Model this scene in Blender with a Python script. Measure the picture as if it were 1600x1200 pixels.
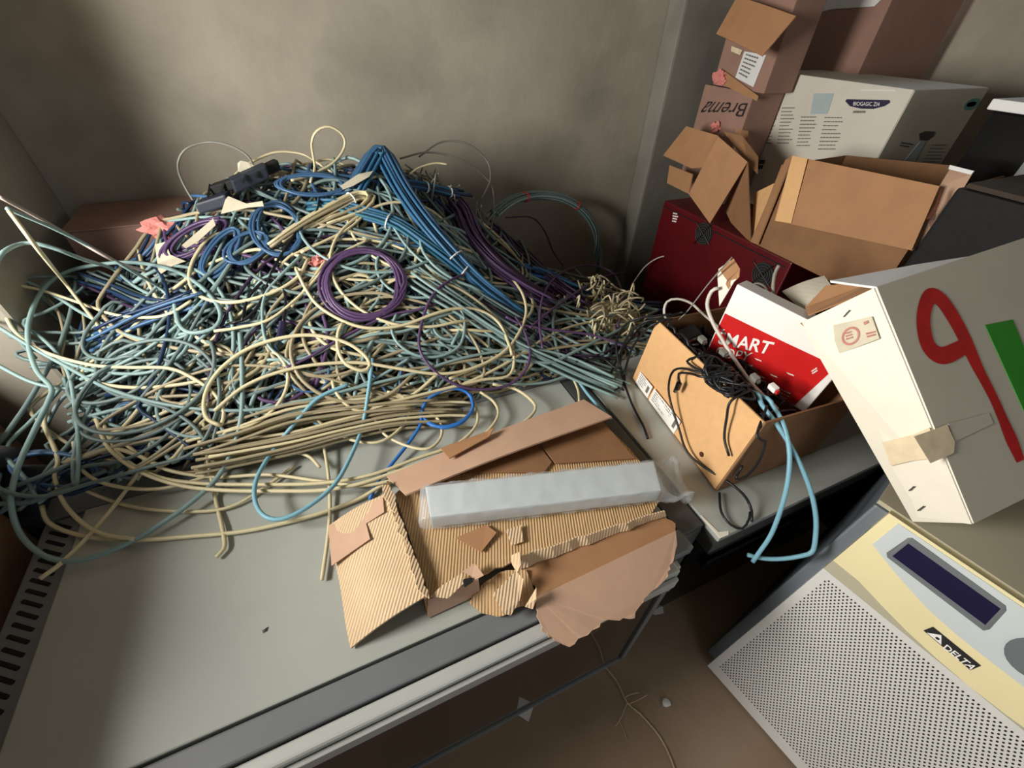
import bpy, bmesh, math, random
import numpy as np
from mathutils import Vector, Matrix

scene = bpy.context.scene
COL = scene.collection
for _o in list(bpy.data.objects):
    bpy.data.objects.remove(_o, do_unlink=True)

# ------------------------------------------------------------------ camera
cam_data = bpy.data.cameras.new('camera')
cam_data.sensor_width = 36.0
cam_data.lens = 660.0 / 1600.0 * 36.0
cam_data.clip_start = 0.02
cam = bpy.data.objects.new('camera', cam_data)
COL.objects.link(cam)
cam.matrix_world = Matrix(((0.91605,0.24198,-0.31983),(-0.39983,0.61326,-0.68121),(0.03131,0.75190,0.65853))).to_4x4()
cam.location = (0.0, 0.0, 1.55)
scene.camera = cam

# ------------------------------------------------------------------ world, daylight, exposure
world = bpy.data.worlds.new('world')
scene.world = world
world.use_nodes = True
_bg = world.node_tree.nodes['Background']
_bg.inputs[0].default_value = (0.75, 0.86, 1.0, 1.0)
_bg.inputs[1].default_value = 1.2

def area_light(name, loc, target, sx, sy, power, colour):
    d = bpy.data.lights.new(name, 'AREA')
    d.shape = 'RECTANGLE'
    d.size, d.size_y = sx, sy
    d.energy = power
    d.color = colour
    o = bpy.data.objects.new(name, d)
    COL.objects.link(o)
    o.location = loc
    o.rotation_euler = (Vector(target) - Vector(loc)).to_track_quat('-Z', 'Y').to_euler()
    return o

# daylight through the window in the left wall, the doorway behind the camera and the high window at right
area_light('left_window_daylight', (-1.44, 0.68, 1.44), (1.0, 0.30, 0.72), 0.56, 0.8, 92.0, (1.0, 0.965, 0.90))
area_light('doorway_daylight', (0.3, -2.62, 1.35), (0.3, 1.0, 0.9), 1.1, 2.0, 6.5, (0.93, 0.96, 1.0))
area_light('high_window_daylight', (3.2, 1.92, 2.1), (0.9, 0.5, 0.7), 0.38, 0.8, 8.5, (0.72, 0.85, 1.0))
scene.view_settings.view_transform = 'Standard'
scene.view_settings.look = 'None'
scene.view_settings.gamma = 1.0
scene.view_settings.use_curve_mapping = False
scene.view_settings.exposure = -0.1

# ------------------------------------------------------------------ materials
def lin(c):
    return tuple((v / 12.92 if v <= 0.04045 else ((v + 0.055) / 1.055) ** 2.4) for v in c)

MATS = {}
def mat(name, col, rough=0.6, var=0.12, scale=9.0, bump=0.0, bscale=80.0, metal=0.0, spec=0.5,
        wave=None, col2=None, detail=6.0, stretch=(1, 1, 1), transmission=0.0, alpha=1.0, coat=0.0):
    if name in MATS:
        return MATS[name]
    m = bpy.data.materials.new(name)
    m.use_nodes = True
    nt = m.node_tree
    N, L = nt.nodes, nt.links
    b = N['Principled BSDF']
    c = lin(col)
    tc = N.new('ShaderNodeTexCoord')
    mp = N.new('ShaderNodeMapping')
    mp.inputs['Scale'].default_value = stretch
    L.new(tc.outputs['Object'], mp.inputs['Vector'])
    nz = N.new('ShaderNodeTexNoise')
    nz.inputs['Scale'].default_value = scale
    nz.inputs['Detail'].default_value = detail
    nz.inputs['Roughness'].default_value = 0.6
    L.new(mp.outputs[0], nz.inputs['Vector'])
    rp = N.new('ShaderNodeValToRGB')
    rp.color_ramp.elements[0].position = 0.32
    rp.color_ramp.elements[1].position = 0.68
    lo = lin(col2) if col2 else tuple(v * (1 - var) for v in c)
    hi = c if col2 else tuple(min(1, v * (1 + var)) for v in c)
    rp.color_ramp.elements[0].color = (*lo, 1)
    rp.color_ramp.elements[1].color = (*hi, 1)
    L.new(nz.outputs['Fac'], rp.inputs[0])
    base = rp.outputs[0]
    height = None
    if wave:
        wscale, rot, wstr, wcol = wave
        mp2 = N.new('ShaderNodeMapping')
        mp2.inputs['Rotation'].default_value = rot
        L.new(tc.outputs['Object'], mp2.inputs['Vector'])
        wv = N.new('ShaderNodeTexWave')
        wv.inputs['Scale'].default_value = wscale
        wv.inputs['Distortion'].default_value = 0.6
        wv.inputs['Detail'].default_value = 1.0
        L.new(mp2.outputs[0], wv.inputs['Vector'])
        mx = N.new('ShaderNodeMixRGB')
        mx.blend_type = 'MULTIPLY'
        mx.inputs[0].default_value = wcol
        L.new(base, mx.inputs[1])
        L.new(wv.outputs[0], mx.inputs[2])
        base = mx.outputs[0]
        bw = N.new('ShaderNodeBump')
        bw.inputs['Strength'].default_value = wstr
        bw.inputs['Distance'].default_value = 0.002
        L.new(wv.outputs['Fac'], bw.inputs['Height'])
        height = bw
    L.new(base, b.inputs['Base Color'])
    if bump:
        nb = N.new('ShaderNodeTexNoise')
        nb.inputs['Scale'].default_value = bscale
        nb.inputs['Detail'].default_value = 5.0
        L.new(mp.outputs[0], nb.inputs['Vector'])
        bp = N.new('ShaderNodeBump')
        bp.inputs['Strength'].default_value = bump
        bp.inputs['Distance'].default_value = 0.004
        L.new(nb.outputs['Fac'], bp.inputs['Height'])
        if height:
            L.new(height.outputs[0], bp.inputs['Normal'])
        height = bp
    if height:
        L.new(height.outputs[0], b.inputs['Normal'])
    b.inputs['Roughness'].default_value = rough
    b.inputs['Metallic'].default_value = metal
    b.inputs['Specular IOR Level'].default_value = spec
    b.inputs['Transmission Weight'].default_value = transmission
    b.inputs['Alpha'].default_value = alpha
    b.inputs['Coat Weight'].default_value = coat
    MATS[name] = m
    return m

def concrete(name, a, b, c):
    m = mat(name, a, rough=0.93, col2=b, scale=2.2, bump=0.35, bscale=26, detail=9, spec=0.2)
    nt = m.node_tree
    N, L = nt.nodes, nt.links
    bs = N['Principled BSDF']
    old = bs.inputs['Base Color'].links[0].from_socket
    tc = N.new('ShaderNodeTexCoord')
    n2 = N.new('ShaderNodeTexNoise')
    n2.inputs['Scale'].default_value = 2.4
    n2.inputs['Detail'].default_value = 5
    n2.inputs['Distortion'].default_value = 0.35
    L.new(tc.outputs['Object'], n2.inputs['Vector'])
    r2 = N.new('ShaderNodeValToRGB')
    r2.color_ramp.elements[0].position = 0.5
    r2.color_ramp.elements[0].color = (0, 0, 0, 1)
    r2.color_ramp.elements[1].position = 0.75
    r2.color_ramp.elements[1].color = (0.62, 0.62, 0.62, 1)
    L.new(n2.outputs['Fac'], r2.inputs[0])
    mx = N.new('ShaderNodeMixRGB')
    L.new(r2.outputs[0], mx.inputs[0])
    L.new(old, mx.inputs[1])
    mx.inputs[2].default_value = (*lin(c), 1)
    L.new(mx.outputs[0], bs.inputs['Base Color'])
    return m

concrete('plaster', (0.68, 0.655, 0.595), (0.60, 0.575, 0.52), (0.48, 0.46, 0.42))
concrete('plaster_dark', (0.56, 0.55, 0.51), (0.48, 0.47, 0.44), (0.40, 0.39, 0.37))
concrete('dusty_floor', (0.62, 0.535, 0.45), (0.55, 0.47, 0.39), (0.66, 0.58, 0.50))
mat('cabinet_paint', (0.67, 0.685, 0.66), rough=0.34, var=0.05, scale=3.5, spec=0.5, bump=0.02, bscale=30)
mat('cabinet_trim', (0.45, 0.465, 0.475), rough=0.4, var=0.07, scale=4)
mat('dark_trim', (0.27, 0.275, 0.27), rough=0.5, var=0.15, scale=9)
mat('aluminium', (0.76, 0.765, 0.75), rough=0.36, var=0.04, scale=6, metal=0.15)
mat('black_gap', (0.05, 0.05, 0.055), rough=0.8, var=0.2)
mat('dark_glass', (0.20, 0.17, 0.15), rough=0.05, var=0.1, spec=0.9, coat=0.6)
mat('black_gloss', (0.06, 0.06, 0.065), rough=0.16, var=0.3, scale=5, spec=0.5)
mat('black_dusty', (0.05, 0.05, 0.052), rough=0.8, col2=(0.02, 0.02, 0.022), scale=22, bump=0.8, bscale=30)
mat('brown_dust', (0.26, 0.215, 0.18), rough=0.95, var=0.25, scale=14, bump=0.4)
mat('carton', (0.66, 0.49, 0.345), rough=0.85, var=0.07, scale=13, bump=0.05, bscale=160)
mat('carton_dark_shaded', (0.55, 0.40, 0.275), rough=0.87, var=0.10, scale=10, bump=0.06, bscale=120)  # dark carton, also carrying the shade of walls turned from the light
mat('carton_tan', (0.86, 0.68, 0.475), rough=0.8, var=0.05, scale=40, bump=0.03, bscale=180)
mat('carton_mauve', (0.60, 0.47, 0.415), rough=0.88, var=0.08, scale=8)
mat('carton_dull', (0.42, 0.36, 0.335), rough=0.9, var=0.12, scale=6)
mat('carton_corrugated', (0.86, 0.745, 0.60), rough=0.88, var=0.10, scale=7, wave=(46, (0, 0, 0.55), 0.6, 0.14))
mat('carton_corrugated_b', (0.80, 0.66, 0.48), rough=0.88, var=0.10, scale=7, wave=(46, (0, 0, 0.38), 0.6, 0.20))
mat('carton_pink', (0.77, 0.63, 0.53), rough=0.86, var=0.06, scale=12, bump=0.05, bscale=120)
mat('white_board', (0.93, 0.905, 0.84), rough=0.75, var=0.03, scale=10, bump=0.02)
mat('dimmed_white_board', (0.82, 0.80, 0.75), rough=0.7, var=0.03, scale=8)  # white board lowered in tone to stand in for the dim back right corner
mat('shaded_white_board', (0.74, 0.715, 0.65), rough=0.8, var=0.04, scale=8)  # white board greyed, shade of turned-away faces put into the colour
mat('white_board_skytint', (0.88, 0.885, 0.88), rough=0.6, var=0.03, scale=10)  # white board with bluish skylight put into its colour
mat('tape', (0.90, 0.83, 0.70), rough=0.25, var=0.10, scale=30, bump=0.15, bscale=60)
mat('masking_paper', (0.80, 0.77, 0.68), rough=0.8, var=0.06, scale=30)
mat('red_paint', (0.70, 0.10, 0.09), rough=0.6, var=0.18, scale=20)
mat('green_sticker', (0.20, 0.55, 0.16), rough=0.45, var=0.08, scale=9)
mat('red_print', (0.80, 0.12, 0.12), rough=0.45, var=0.07, scale=18)
mat('white_print', (0.95, 0.94, 0.92), rough=0.6, var=0.02)
mat('grey_print', (0.45, 0.44, 0.42), rough=0.8, var=0.1)
mat('dark_print', (0.12, 0.11, 0.12), rough=0.7, var=0.1)
mat('navy_print', (0.13, 0.10, 0.24), rough=0.5, var=0.05)
mat('teal_print', (0.36, 0.58, 0.56), rough=0.6, var=0.05)
mat('pale_blue_print', (0.66, 0.72, 0.73), rough=0.6, var=0.05)
mat('stamp_red', (0.74, 0.50, 0.44), rough=0.7, var=0.1, scale=50)
mat('crimson_paint', (0.34, 0.02, 0.06), rough=0.45, var=0.12, scale=6)
mat('ups_beige', (0.72, 0.695, 0.60), rough=0.5, var=0.03, scale=6, bump=0.02)
mat('ups_cream', (0.93, 0.88, 0.69), rough=0.42, var=0.025, scale=7)
mat('ups_grille', (0.86, 0.855, 0.835), rough=0.5, var=0.02, scale=6)
mat('ups_console', (0.80, 0.83, 0.83), rough=0.35, var=0.015)
mat('ups_side', (0.40, 0.43, 0.46), rough=0.5, var=0.04)
mat('lcd_frame', (0.42, 0.44, 0.45), rough=0.5, var=0.03)
mat('lcd', (0.13, 0.12, 0.24), rough=0.12, var=0.15, scale=4)
mat('steel', (0.5, 0.5, 0.5), rough=0.35, metal=1.0, var=0.05)
mat('bar_grey', (0.78, 0.81, 0.82), rough=0.35, var=0.04, scale=9)
mat('film', (0.92, 0.94, 0.95), rough=0.13, var=0.02, alpha=0.27, spec=1.0, bump=0.6, bscale=16)
mat('pink_foam', (0.85, 0.53, 0.50), rough=0.95, var=0.08, scale=60, bump=0.6, bscale=120)
mat('paper', (0.88, 0.87, 0.85), rough=0.8, var=0.03)
mat('dry_stem', (0.74, 0.67, 0.55), rough=0.9, var=0.15, scale=30)
mat('grey_sack', (0.29, 0.28, 0.29), rough=0.5, var=0.10, scale=5, bump=0.25, bscale=12)
mat('navy_sheet', (0.15, 0.175, 0.225), rough=0.55, var=0.2, scale=6, bump=0.2, bscale=14)
mat('insulation', (0.62, 0.57, 0.44), rough=0.95, var=0.15, scale=40, bump=0.7, bscale=70)
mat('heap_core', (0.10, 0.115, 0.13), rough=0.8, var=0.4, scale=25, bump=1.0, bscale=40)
mat('rust_mark', (0.33, 0.16, 0.09), rough=0.9, var=0.2, scale=40)
CABLE_COL = {
    'teal': (0.53, 0.635, 0.63), 'tealgrey': (0.42, 0.49, 0.485), 'cream': (0.84, 0.795, 0.645), 'beige': (0.63, 0.585, 0.475),
    'blue': (0.25, 0.385, 0.53), 'darkblue': (0.12, 0.20, 0.32), 'bundleblue': (0.21, 0.40, 0.54), 'bundleteal': (0.20, 0.42, 0.50),
    'brightblue': (0.20, 0.46, 0.78), 'skyblue': (0.50, 0.70, 0.77), 'purple': (0.345, 0.255, 0.40), 'darkpurple': (0.23, 0.165, 0.26),
    'black': (0.10, 0.10, 0.11), 'grey': (0.50, 0.50, 0.47), 'pinkgrey': (0.66, 0.60, 0.57), 'white': (0.82, 0.80, 0.75)}
for _k, _v in CABLE_COL.items():
    mat('cable_' + _k, _v, rough=0.42, var=0.05, scale=30, spec=0.4)

# ------------------------------------------------------------------ object helpers
def V(p):
    return Vector(p)

def thing(name, label, cat, loc=(0, 0, 0), group=None, kind=None):
    o = bpy.data.objects.new(name, None)
    o.empty_display_size = 0.05
    COL.objects.link(o)
    o.location = loc
    o['label'] = label
    o['category'] = cat
    if group:
        o['group'] = group
    if kind:
        o['kind'] = kind
    return o

def root_loc(o):
    v = Vector((0, 0, 0))
    while o is not None:
        v += o.location
        o = o.parent
    return v

def mesh_obj(name, verts, faces, material, parent=None, label=None, cat=None, group=None, kind=None, smooth=False):
    """Link one mesh object; vertices are world positions, kept relative to the parent."""
    off = root_loc(parent) if parent else Vector((0, 0, 0))
    loc = Vector((0, 0, 0))
    if parent is None and kind != 'structure':
        a = np.array(verts)
        loc = Vector((float(a[:, 0].mean()), float(a[:, 1].mean()), float(a[:, 2].min())))
        off = loc
    me = bpy.data.meshes.new(name)
    me.from_pydata([tuple(Vector(v) - off) for v in verts], [], faces)
    me.validate()
    if smooth:
        me.polygons.foreach_set('use_smooth', [True] * len(me.polygons))
    me.update()
    o = bpy.data.objects.new(name, me)
    COL.objects.link(o)
    o.location = loc
    if parent:
        o.parent = parent
    me.materials.append(MATS[material])
    if label: o['label'] = label
    if cat: o['category'] = cat
    if group: o['group'] = group
    if kind: o['kind'] = kind
    return o

def bm_out(bm):
    bm.verts.ensure_lookup_table()
    for i, v in enumerate(bm.verts):
        v.index = i
    vs = [tuple(v.co) for v in bm.verts]
    fs = [[v.index for v in f.verts] for f in bm.faces]
    bm.free()
    return vs, fs

def hexa(c8, bevel=0.0, seg=2):
    """box from 8 corners: bottom 4 in order, then top 4"""
    bm = bmesh.new()
    v = [bm.verts.new(p) for p in c8]
    for f in ((3, 2, 1, 0), (4, 5, 6, 7), (0, 1, 5, 4), (1, 2, 6, 5), (2, 3, 7, 6), (3, 0, 4, 7)):
        bm.faces.new([v[i] for i in f])
    bmesh.ops.recalc_face_normals(bm, faces=bm.faces)
    if bevel:
        bmesh.ops.bevel(bm, geom=list(bm.edges), offset=bevel, segments=seg, affect='EDGES', profile=0.6)
    return bm_out(bm)

def box(x0, x1, y0, y1, z0, z1, bevel=0.0, seg=2):
    return hexa([(x0, y0, z0), (x1, y0, z0), (x1, y1, z0), (x0, y1, z0), (x0, y0, z1), (x1, y0, z1), (x1, y1, z1), (x0, y1, z1)], bevel, seg)

def obox(o, a, b, c, bevel=0.0, seg=2):
    o, a, b, c = V(o), V(a), V(b), V(c)
    return hexa([o, o + a, o + a + b, o + b, o + c, o + a + c, o + a + b + c, o + b + c], bevel, seg)

def newell(p):
    n = Vector((0, 0, 0))
    for i in range(len(p)):
        a, b = p[i], p[(i + 1) % len(p)]
        n += Vector(((a.y - b.y) * (a.z + b.z), (a.z - b.z) * (a.x + b.x), (a.x - b.x) * (a.y + b.y)))
    return n.normalized()

CAMP = Vector((0, 0, 1.55))
def slab(pts, t=0.004, out=None):
    """polygon sheet with thickness t; the given outline is its upper/outer side (towards `out`, by default the middle of the room)"""
    p = [V(q) for q in pts]
    n = newell(p)
    ctr = sum(p, Vector()) / len(p)
    ref = V(out) if out else (CAMP - ctr)
    if n.dot(ref) < 0:
        p.reverse()
        n = -n
    bm = bmesh.new()
    top = [bm.verts.new(q) for q in p]
    bot = [bm.verts.new(q - n * t) for q in p]
    ft = bm.faces.new(top)
    fb = bm.faces.new(list(reversed(bot)))
    k = len(p)
    for i in range(k):
        bm.faces.new([top[i], bot[i], bot[(i + 1) % k], top[(i + 1) % k]])
    bmesh.ops.triangulate(bm, faces=[ft, fb])
    return bm_out(bm)

def jag(a, b, n, amp, seed):
    """points from a to b (b left out) wandering like a torn edge"""
    rnd = random.Random(seed)
    a, b = V(a), V(b)
    d = (b - a)
    side = d.cross(Vector((0.1, 0.2, 1))).normalized()
    out = [a]
    for i in range(1, n):
        out.append(a + d * (i / n + rnd.uniform(-0.25, 0.25) / n) + side * rnd.uniform(-amp, amp))
    return out

def patch(p00, p10, p11, p01, nu, nv, t, fn=None):
    """curved sheet over a four-sided outline, with thickness t"""
    p00, p10, p11, p01 = V(p00), V(p10), V(p11), V(p01)
    n = (p10 - p00).cross(p01 - p00).normalized()
    if n.dot(CAMP - p00) < 0:
        n = -n
    vs, fs = [], []
    for s in (0, 1):
        for j in range(nv + 1):
            for i in range(nu + 1):
                u, w = i / nu, j / nv
                q = p00 * (1 - u) * (1 - w) + p10 * u * (1 - w) + p11 * u * w + p01 * (1 - u) * w
                d = fn(u, w) if fn else 0.0
                vs.append(q + n * (d - s * t))
    W = nu + 1
    K = W * (nv + 1)
    for j in range(nv):
        for i in range(nu):
            a = j * W + i
            fs.append((a, a + 1, a + 1 + W, a + W))
            fs.append((K + a, K + a + W, K + a + 1 + W, K + a + 1))
    rim = [i for i in range(W)] + [j * W + nu for j in range(1, nv + 1)] + [nv * W + i for i in range(nu - 1, -1, -1)] + [j * W for j in range(nv - 1, 0, -1)]
    for i in range(len(rim)):
        a, b = rim[i], rim[(i + 1) % len(rim)]
        fs.append((a, K + a, K + b, b))
    return vs, fs

def strip(A, B, n, m, t, fn=None):
    """curved sheet between two edge lines, with thickness t"""
    def res(L):
        P = np.array([tuple(V(q)) for q in L])
        d = np.r_[0, np.cumsum(np.linalg.norm(np.diff(P, axis=0), axis=1))]
        s = np.linspace(0, d[-1], n + 1)
        return np.column_stack([np.interp(s, d, P[:, k]) for k in range(3)])
    a = res(A)
    Q = np.array([tuple(V(q)) for q in B])
    ax = (a[-1] - a[0]) / np.linalg.norm(a[-1] - a[0])
    k = np.maximum.accumulate(Q @ ax + np.arange(len(Q)) * 1e-6)
    s = np.linspace(k[0], k[-1], n + 1)
    b = np.column_stack([np.interp(s, k, Q[:, i]) for i in range(3)])
    nn = np.cross(a[-1] - a[0], b[0] - a[0])
    nn /= np.linalg.norm(nn)
    if nn.dot(np.array(CAMP) - a[0]) < 0:
        nn = -nn
    vs, fs = [], []
    for s in (0, 1):
        for j in range(m + 1):
            w = j / m
            for i in range(n + 1):
                vs.append(tuple(a[i] * (1 - w) + b[i] * w + nn * ((fn(i / n, w) if fn else 0) - s * t)))
    W, K = n + 1, (n + 1) * (m + 1)
    for j in range(m):
        for i in range(n):
            q = j * W + i
            fs.append((q, q + 1, q + 1 + W, q + W))
            fs.append((K + q, K + q + W, K + q + 1 + W, K + q + 1))
    rim = [i for i in range(W)] + [j * W + n for j in range(1, m + 1)] + [m * W + i for i in range(n - 1, -1, -1)] + [j * W for j in range(m - 1, 0, -1)]
    for i in range(len(rim)):
        q, r = rim[i], rim[(i + 1) % len(rim)]
        fs.append((q, K + q, K + r, r))
    return vs, fs

def spline(pts, step=0.02):
    P = np.array(pts, float)
    if len(P) == 2:
        P = np.array([P[0], (P[0] + P[1]) / 2, P[1]])
    E = np.vstack([2 * P[0] - P[1], P, 2 * P[-1] - P[-2]])
    out = []
    for i in range(1, len(E) - 2):
        p0, p1, p2, p3 = E[i - 1], E[i], E[i + 1], E[i + 2]
        n = max(2, int(np.linalg.norm(p2 - p1) / step))
        t = (np.arange(n) / n)[:, None]
        out.append(0.5 * (2 * p1 + (p2 - p0) * t + (2 * p0 - 5 * p1 + 4 * p2 - p3) * t ** 2 + (3 * p1 - p0 - 3 * p2 + p3) * t ** 3))
    out.append(E[-2][None])
    return np.vstack(out)

def tube(pts, r, step=0.02, sides=6, raw=False):
    C = np.array(pts, float) if raw else spline(pts, step)
    T = np.gradient(C, axis=0)
    T /= np.maximum(np.linalg.norm(T, axis=1), 1e-9)[:, None]
    n = np.array([0.0, 0.0, 1.0]) if abs(T[0][2]) < 0.9 else np.array([1.0, 0.0, 0.0])
    ang = np.arange(sides) * 2 * math.pi / sides
    ca, sa = np.cos(ang)[:, None], np.sin(ang)[:, None]
    vs = np.empty((len(C), sides, 3))
    for i in range(len(C)):
        n = n - T[i] * n.dot(T[i])
        l = np.linalg.norm(n)
        n = n / l if l > 1e-6 else np.array([0.0, 1.0, 0.0])
        b = np.cross(T[i], n)
        vs[i] = C[i] + r * (ca * n + sa * b)
    fs = []
    for i in range(len(C) - 1):
        a = i * sides
        for k in range(sides):
            k2 = (k + 1) % sides
            fs.append((a + k, a + k2, a + sides + k2, a + sides + k))
    fs.append(tuple(range(sides - 1, -1, -1)))
    e = (len(C) - 1) * sides
    fs.append(tuple(range(e, e + sides)))
    return [tuple(v) for v in vs.reshape(-1, 3)], fs

def merge(parts):
    vs, fs = [], []
    for v, f in parts:
        o = len(vs)
        vs += list(v)
        fs += [[i + o for i in q] for q in f]
    return vs, fs

def cable(name, label, colour, r, pts, group=None, step=0.02, parent=None):
    v, f = tube(pts, r, step)
    return mesh_obj(name, v, f, 'cable_' + colour, parent, label, None if parent else 'cable', group, smooth=True)

def ring(c, a, b, n=24):
    c, a, b = V(c), V(a), V(b)
    return [c + a * math.cos(2 * math.pi * i / n) + b * math.sin(2 * math.pi * i / n) for i in range(n)]

def quad_map(q, u, w):
    a, b, c, d = [V(p) for p in q]          # top-left, top-right, bottom-right, bottom-left
    return (a * (1 - u) + b * u) * (1 - w) + (d * (1 - u) + c * u) * w

def lettering(name, text, q, material, parent, lift=0.0006, shear=0.0, bold=0.0):
    """printed letters laid over a four-cornered field (tl, tr, br, bl)"""
    cu = bpy.data.curves.new('lettering_curve', 'FONT')
    cu.body = text
    cu.size = 1.0
    cu.shear = shear
    cu.offset = bold
    cu.resolution_u = 3
    tmp = bpy.data.objects.new('lettering_tmp', cu)
    COL.objects.link(tmp)
    dg = bpy.context.evaluated_depsgraph_get()
    me = tmp.evaluated_get(dg).to_mesh()
    vs = [tuple(v.co) for v in me.vertices]
    fs = [list(p.vertices) for p in me.polygons]
    tmp.evaluated_get(dg).to_mesh_clear()
    bpy.data.objects.remove(tmp, do_unlink=True)
    bpy.data.curves.remove(cu)
    x0, x1 = min(v[0] for v in vs), max(v[0] for v in vs)
    y0, y1 = min(v[1] for v in vs), max(v[1] for v in vs)
    pq = [V(p) for p in q]
    n = newell(pq)
    if n.dot(CAMP - pq[0]) < 0:
        n = -n
    out = [quad_map(q, (v[0] - x0) / (x1 - x0), (y1 - v[1]) / (y1 - y0)) + n * lift for v in vs]
    return mesh_obj(name, out, fs, material, parent)

def print_lines(name, q, rows, material, parent, seed, fill=0.5, lift=0.0006):
    """rows of tiny printed bars inside a field"""
    rnd = random.Random(seed)
    pq = [V(p) for p in q]
    n = newell(pq)
    if n.dot(CAMP - pq[0]) < 0:
        n = -n
    vs, fs = [], []
    for r in range(rows):
        w0 = r / rows
        w1 = w0 + fill / rows
        u = 0.0
        end = rnd.uniform(0.6, 1.0)
        while u < end:
            l = rnd.uniform(0.04, 0.16)
            a = len(vs)
            for uu, ww in ((u, w0), (min(u + l, end), w0), (min(u + l, end), w1), (u, w1)):
                vs.append(quad_map(q, uu, ww) + n * lift)
            fs.append((a, a + 1, a + 2, a + 3))
            u += l + 0.025
    return mesh_obj(name, vs, fs, material, parent)

def ribbon(pts, w, lift_n, t=0.0008):
    """painted stroke of width w along points on a surface with normal lift_n"""
    C = spline(pts, 0.006)
    T = np.gradient(C, axis=0)
    T /= np.linalg.norm(T, axis=1)[:, None]
    n = np.array(lift_n)
    S = np.cross(T, n)
    vs, fs = [], []
    W = w if hasattr(w, '__len__') else [w] * len(C)
    for i in range(len(C)):
        ww = np.interp(i / (len(C) - 1), np.linspace(0, 1, len(W)), W)
        vs += [tuple(C[i] + S[i] * ww / 2 + n * t), tuple(C[i] - S[i] * ww / 2 + n * t)]
    for i in range(len(C) - 1):
        fs.append((2 * i, 2 * i + 1, 2 * i + 3, 2 * i + 2))
    return vs, fs

def lump(c, r, seed, sub=3, amp=0.35, freq=2.2):
    bm = bmesh.new()
    bmesh.ops.create_icosphere(bm, subdivisions=sub, radius=1.0)
    rnd = random.Random(seed)
    ph = [Vector((rnd.uniform(-1, 1), rnd.uniform(-1, 1), rnd.uniform(-1, 1))).normalized() for _ in range(9)]
    fq = [rnd.uniform(0.6, 1.6) * freq for _ in ph]
    of = [rnd.uniform(0, 6.28) for _ in ph]
    for v in bm.verts:
        d = 1 + amp * sum(math.sin(p.dot(v.co) * q * 2 + o) for p, q, o in zip(ph, fq, of)) / 4
        v.co = Vector((v.co.x * r[0], v.co.y * r[1], v.co.z * r[2])) * d + V(c)
    return bm_out(bm)

# ------------------------------------------------------------------ the room
def struct(name, vf, material):
    return mesh_obj(name, vf[0], vf[1], material, kind='structure')

def pierced(fixed, wall_lo, wall_hi, a0, a1, b0, b1, ha0, ha1, hb0, hb1):
    """wall slab with one rectangular opening; fixed = 'x' or 'y'"""
    out = []
    for (p0, p1, q0, q1) in ((a0, ha0, b0, b1), (ha1, a1, b0, b1), (ha0, ha1, b0, hb0), (ha0, ha1, hb1, b1)):
        if p1 - p0 < 1e-4 or q1 - q0 < 1e-4:
            continue
        out.append(box(wall_lo, wall_hi, p0, p1, q0, q1) if fixed == 'x' else box(p0, p1, wall_lo, wall_hi, q0, q1))
    return merge(out)

struct('floor', box(-1.6, 3.5, -2.9, 2.35, -0.1, 0.0), 'dusty_floor')
struct('ceiling', box(-1.7, 3.5, -2.9, 2.35, 2.9, 3.0), 'plaster_dark')
struct('wall_back', box(-1.7, 3.5, 2.15, 2.35, -0.1, 2.9), 'plaster')
struct('wall_left', pierced('x', -1.7, -1.5, -2.9, 2.15, -0.1, 2.9, 0.35, 1.00, 1.00, 1.90), 'plaster')
struct('wall_right', pierced('x', 3.3, 3.5, -2.9, 2.15, -0.1, 2.9, 1.72, 2.12, 1.667, 2.5), 'plaster')
struct('wall_front', pierced('y', -2.9, -2.7, -1.5, 3.3, -0.1, 2.9, -0.3, 0.9, 0.0, 2.4), 'plaster')
struct('trim_1', box(1.735, 3.3, 2.03, 2.15, 0.0, 2.9, 0.012), 'plaster_dark')     # shallow pier in the corner
struct('trim_2', box(-1.5, -0.87, 1.5, 2.15, 0.0, 2.9, 0.012), 'plaster')          # pier at the left corner
struct('trim_3', box(3.06, 3.3, 1.15, 1.64, 0.0, 2.9, 0.012), 'plaster')           # pier on the right wall
struct('window_1', merge([box(-1.66, -1.60, 0.35, 0.40, 1.00, 1.90), box(-1.66, -1.60, 0.95, 1.00, 1.00, 1.90), box(-1.66, -1.60, 0.40, 0.95, 1.00, 1.05), box(-1.66, -1.60, 0.40, 0.95, 1.85, 1.90), box(-1.65, -1.61, 0.66, 0.69, 1.05, 1.85)]), 'aluminium')
struct('window_2', merge([box(3.42, 3.47, 1.72, 1.75, 1.667, 2.5), box(3.42, 3.47, 2.09, 2.12, 1.667, 2.5), box(3.42, 3.47, 1.75, 2.09, 2.46, 2.5)]), 'aluminium')

# ------------------------------------------------------------------ lying server cabinet with glass door
cab = thing('server_cabinet', 'long grey server cabinet lying on its side with dark glass door facing front', 'cabinet', (-0.05, 0.6, 0))
mesh_obj('body', *box(-0.80, 0.705, 0.315, 1.02, 0.0, 0.572, 0.006), 'dark_trim', cab)
mesh_obj('side_panel', *box(-0.712, 0.628, 0.339, 0.948, 0.566, 0.590, 0.003), 'cabinet_paint', cab, label='grey side panel turned upward')
mesh_obj('rear_trim', *box(-0.80, 0.705, 0.952, 1.02, 0.560, 0.588, 0.004), 'cabinet_trim', cab)
mesh_obj('end_trim', *box(0.632, 0.705, 0.318, 0.948, 0.560, 0.588, 0.004), 'dark_trim', cab)
mesh_obj('front_trim', *box(-0.80, 0.64, 0.280, 0.334, 0.555, 0.588, 0.004), 'cabinet_trim', cab)
vs_ = mesh_obj('vent_strip', *box(-0.795, -0.718, 0.338, 0.948, 0.556, 0.580, 0.003), 'cabinet_trim', cab)
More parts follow.
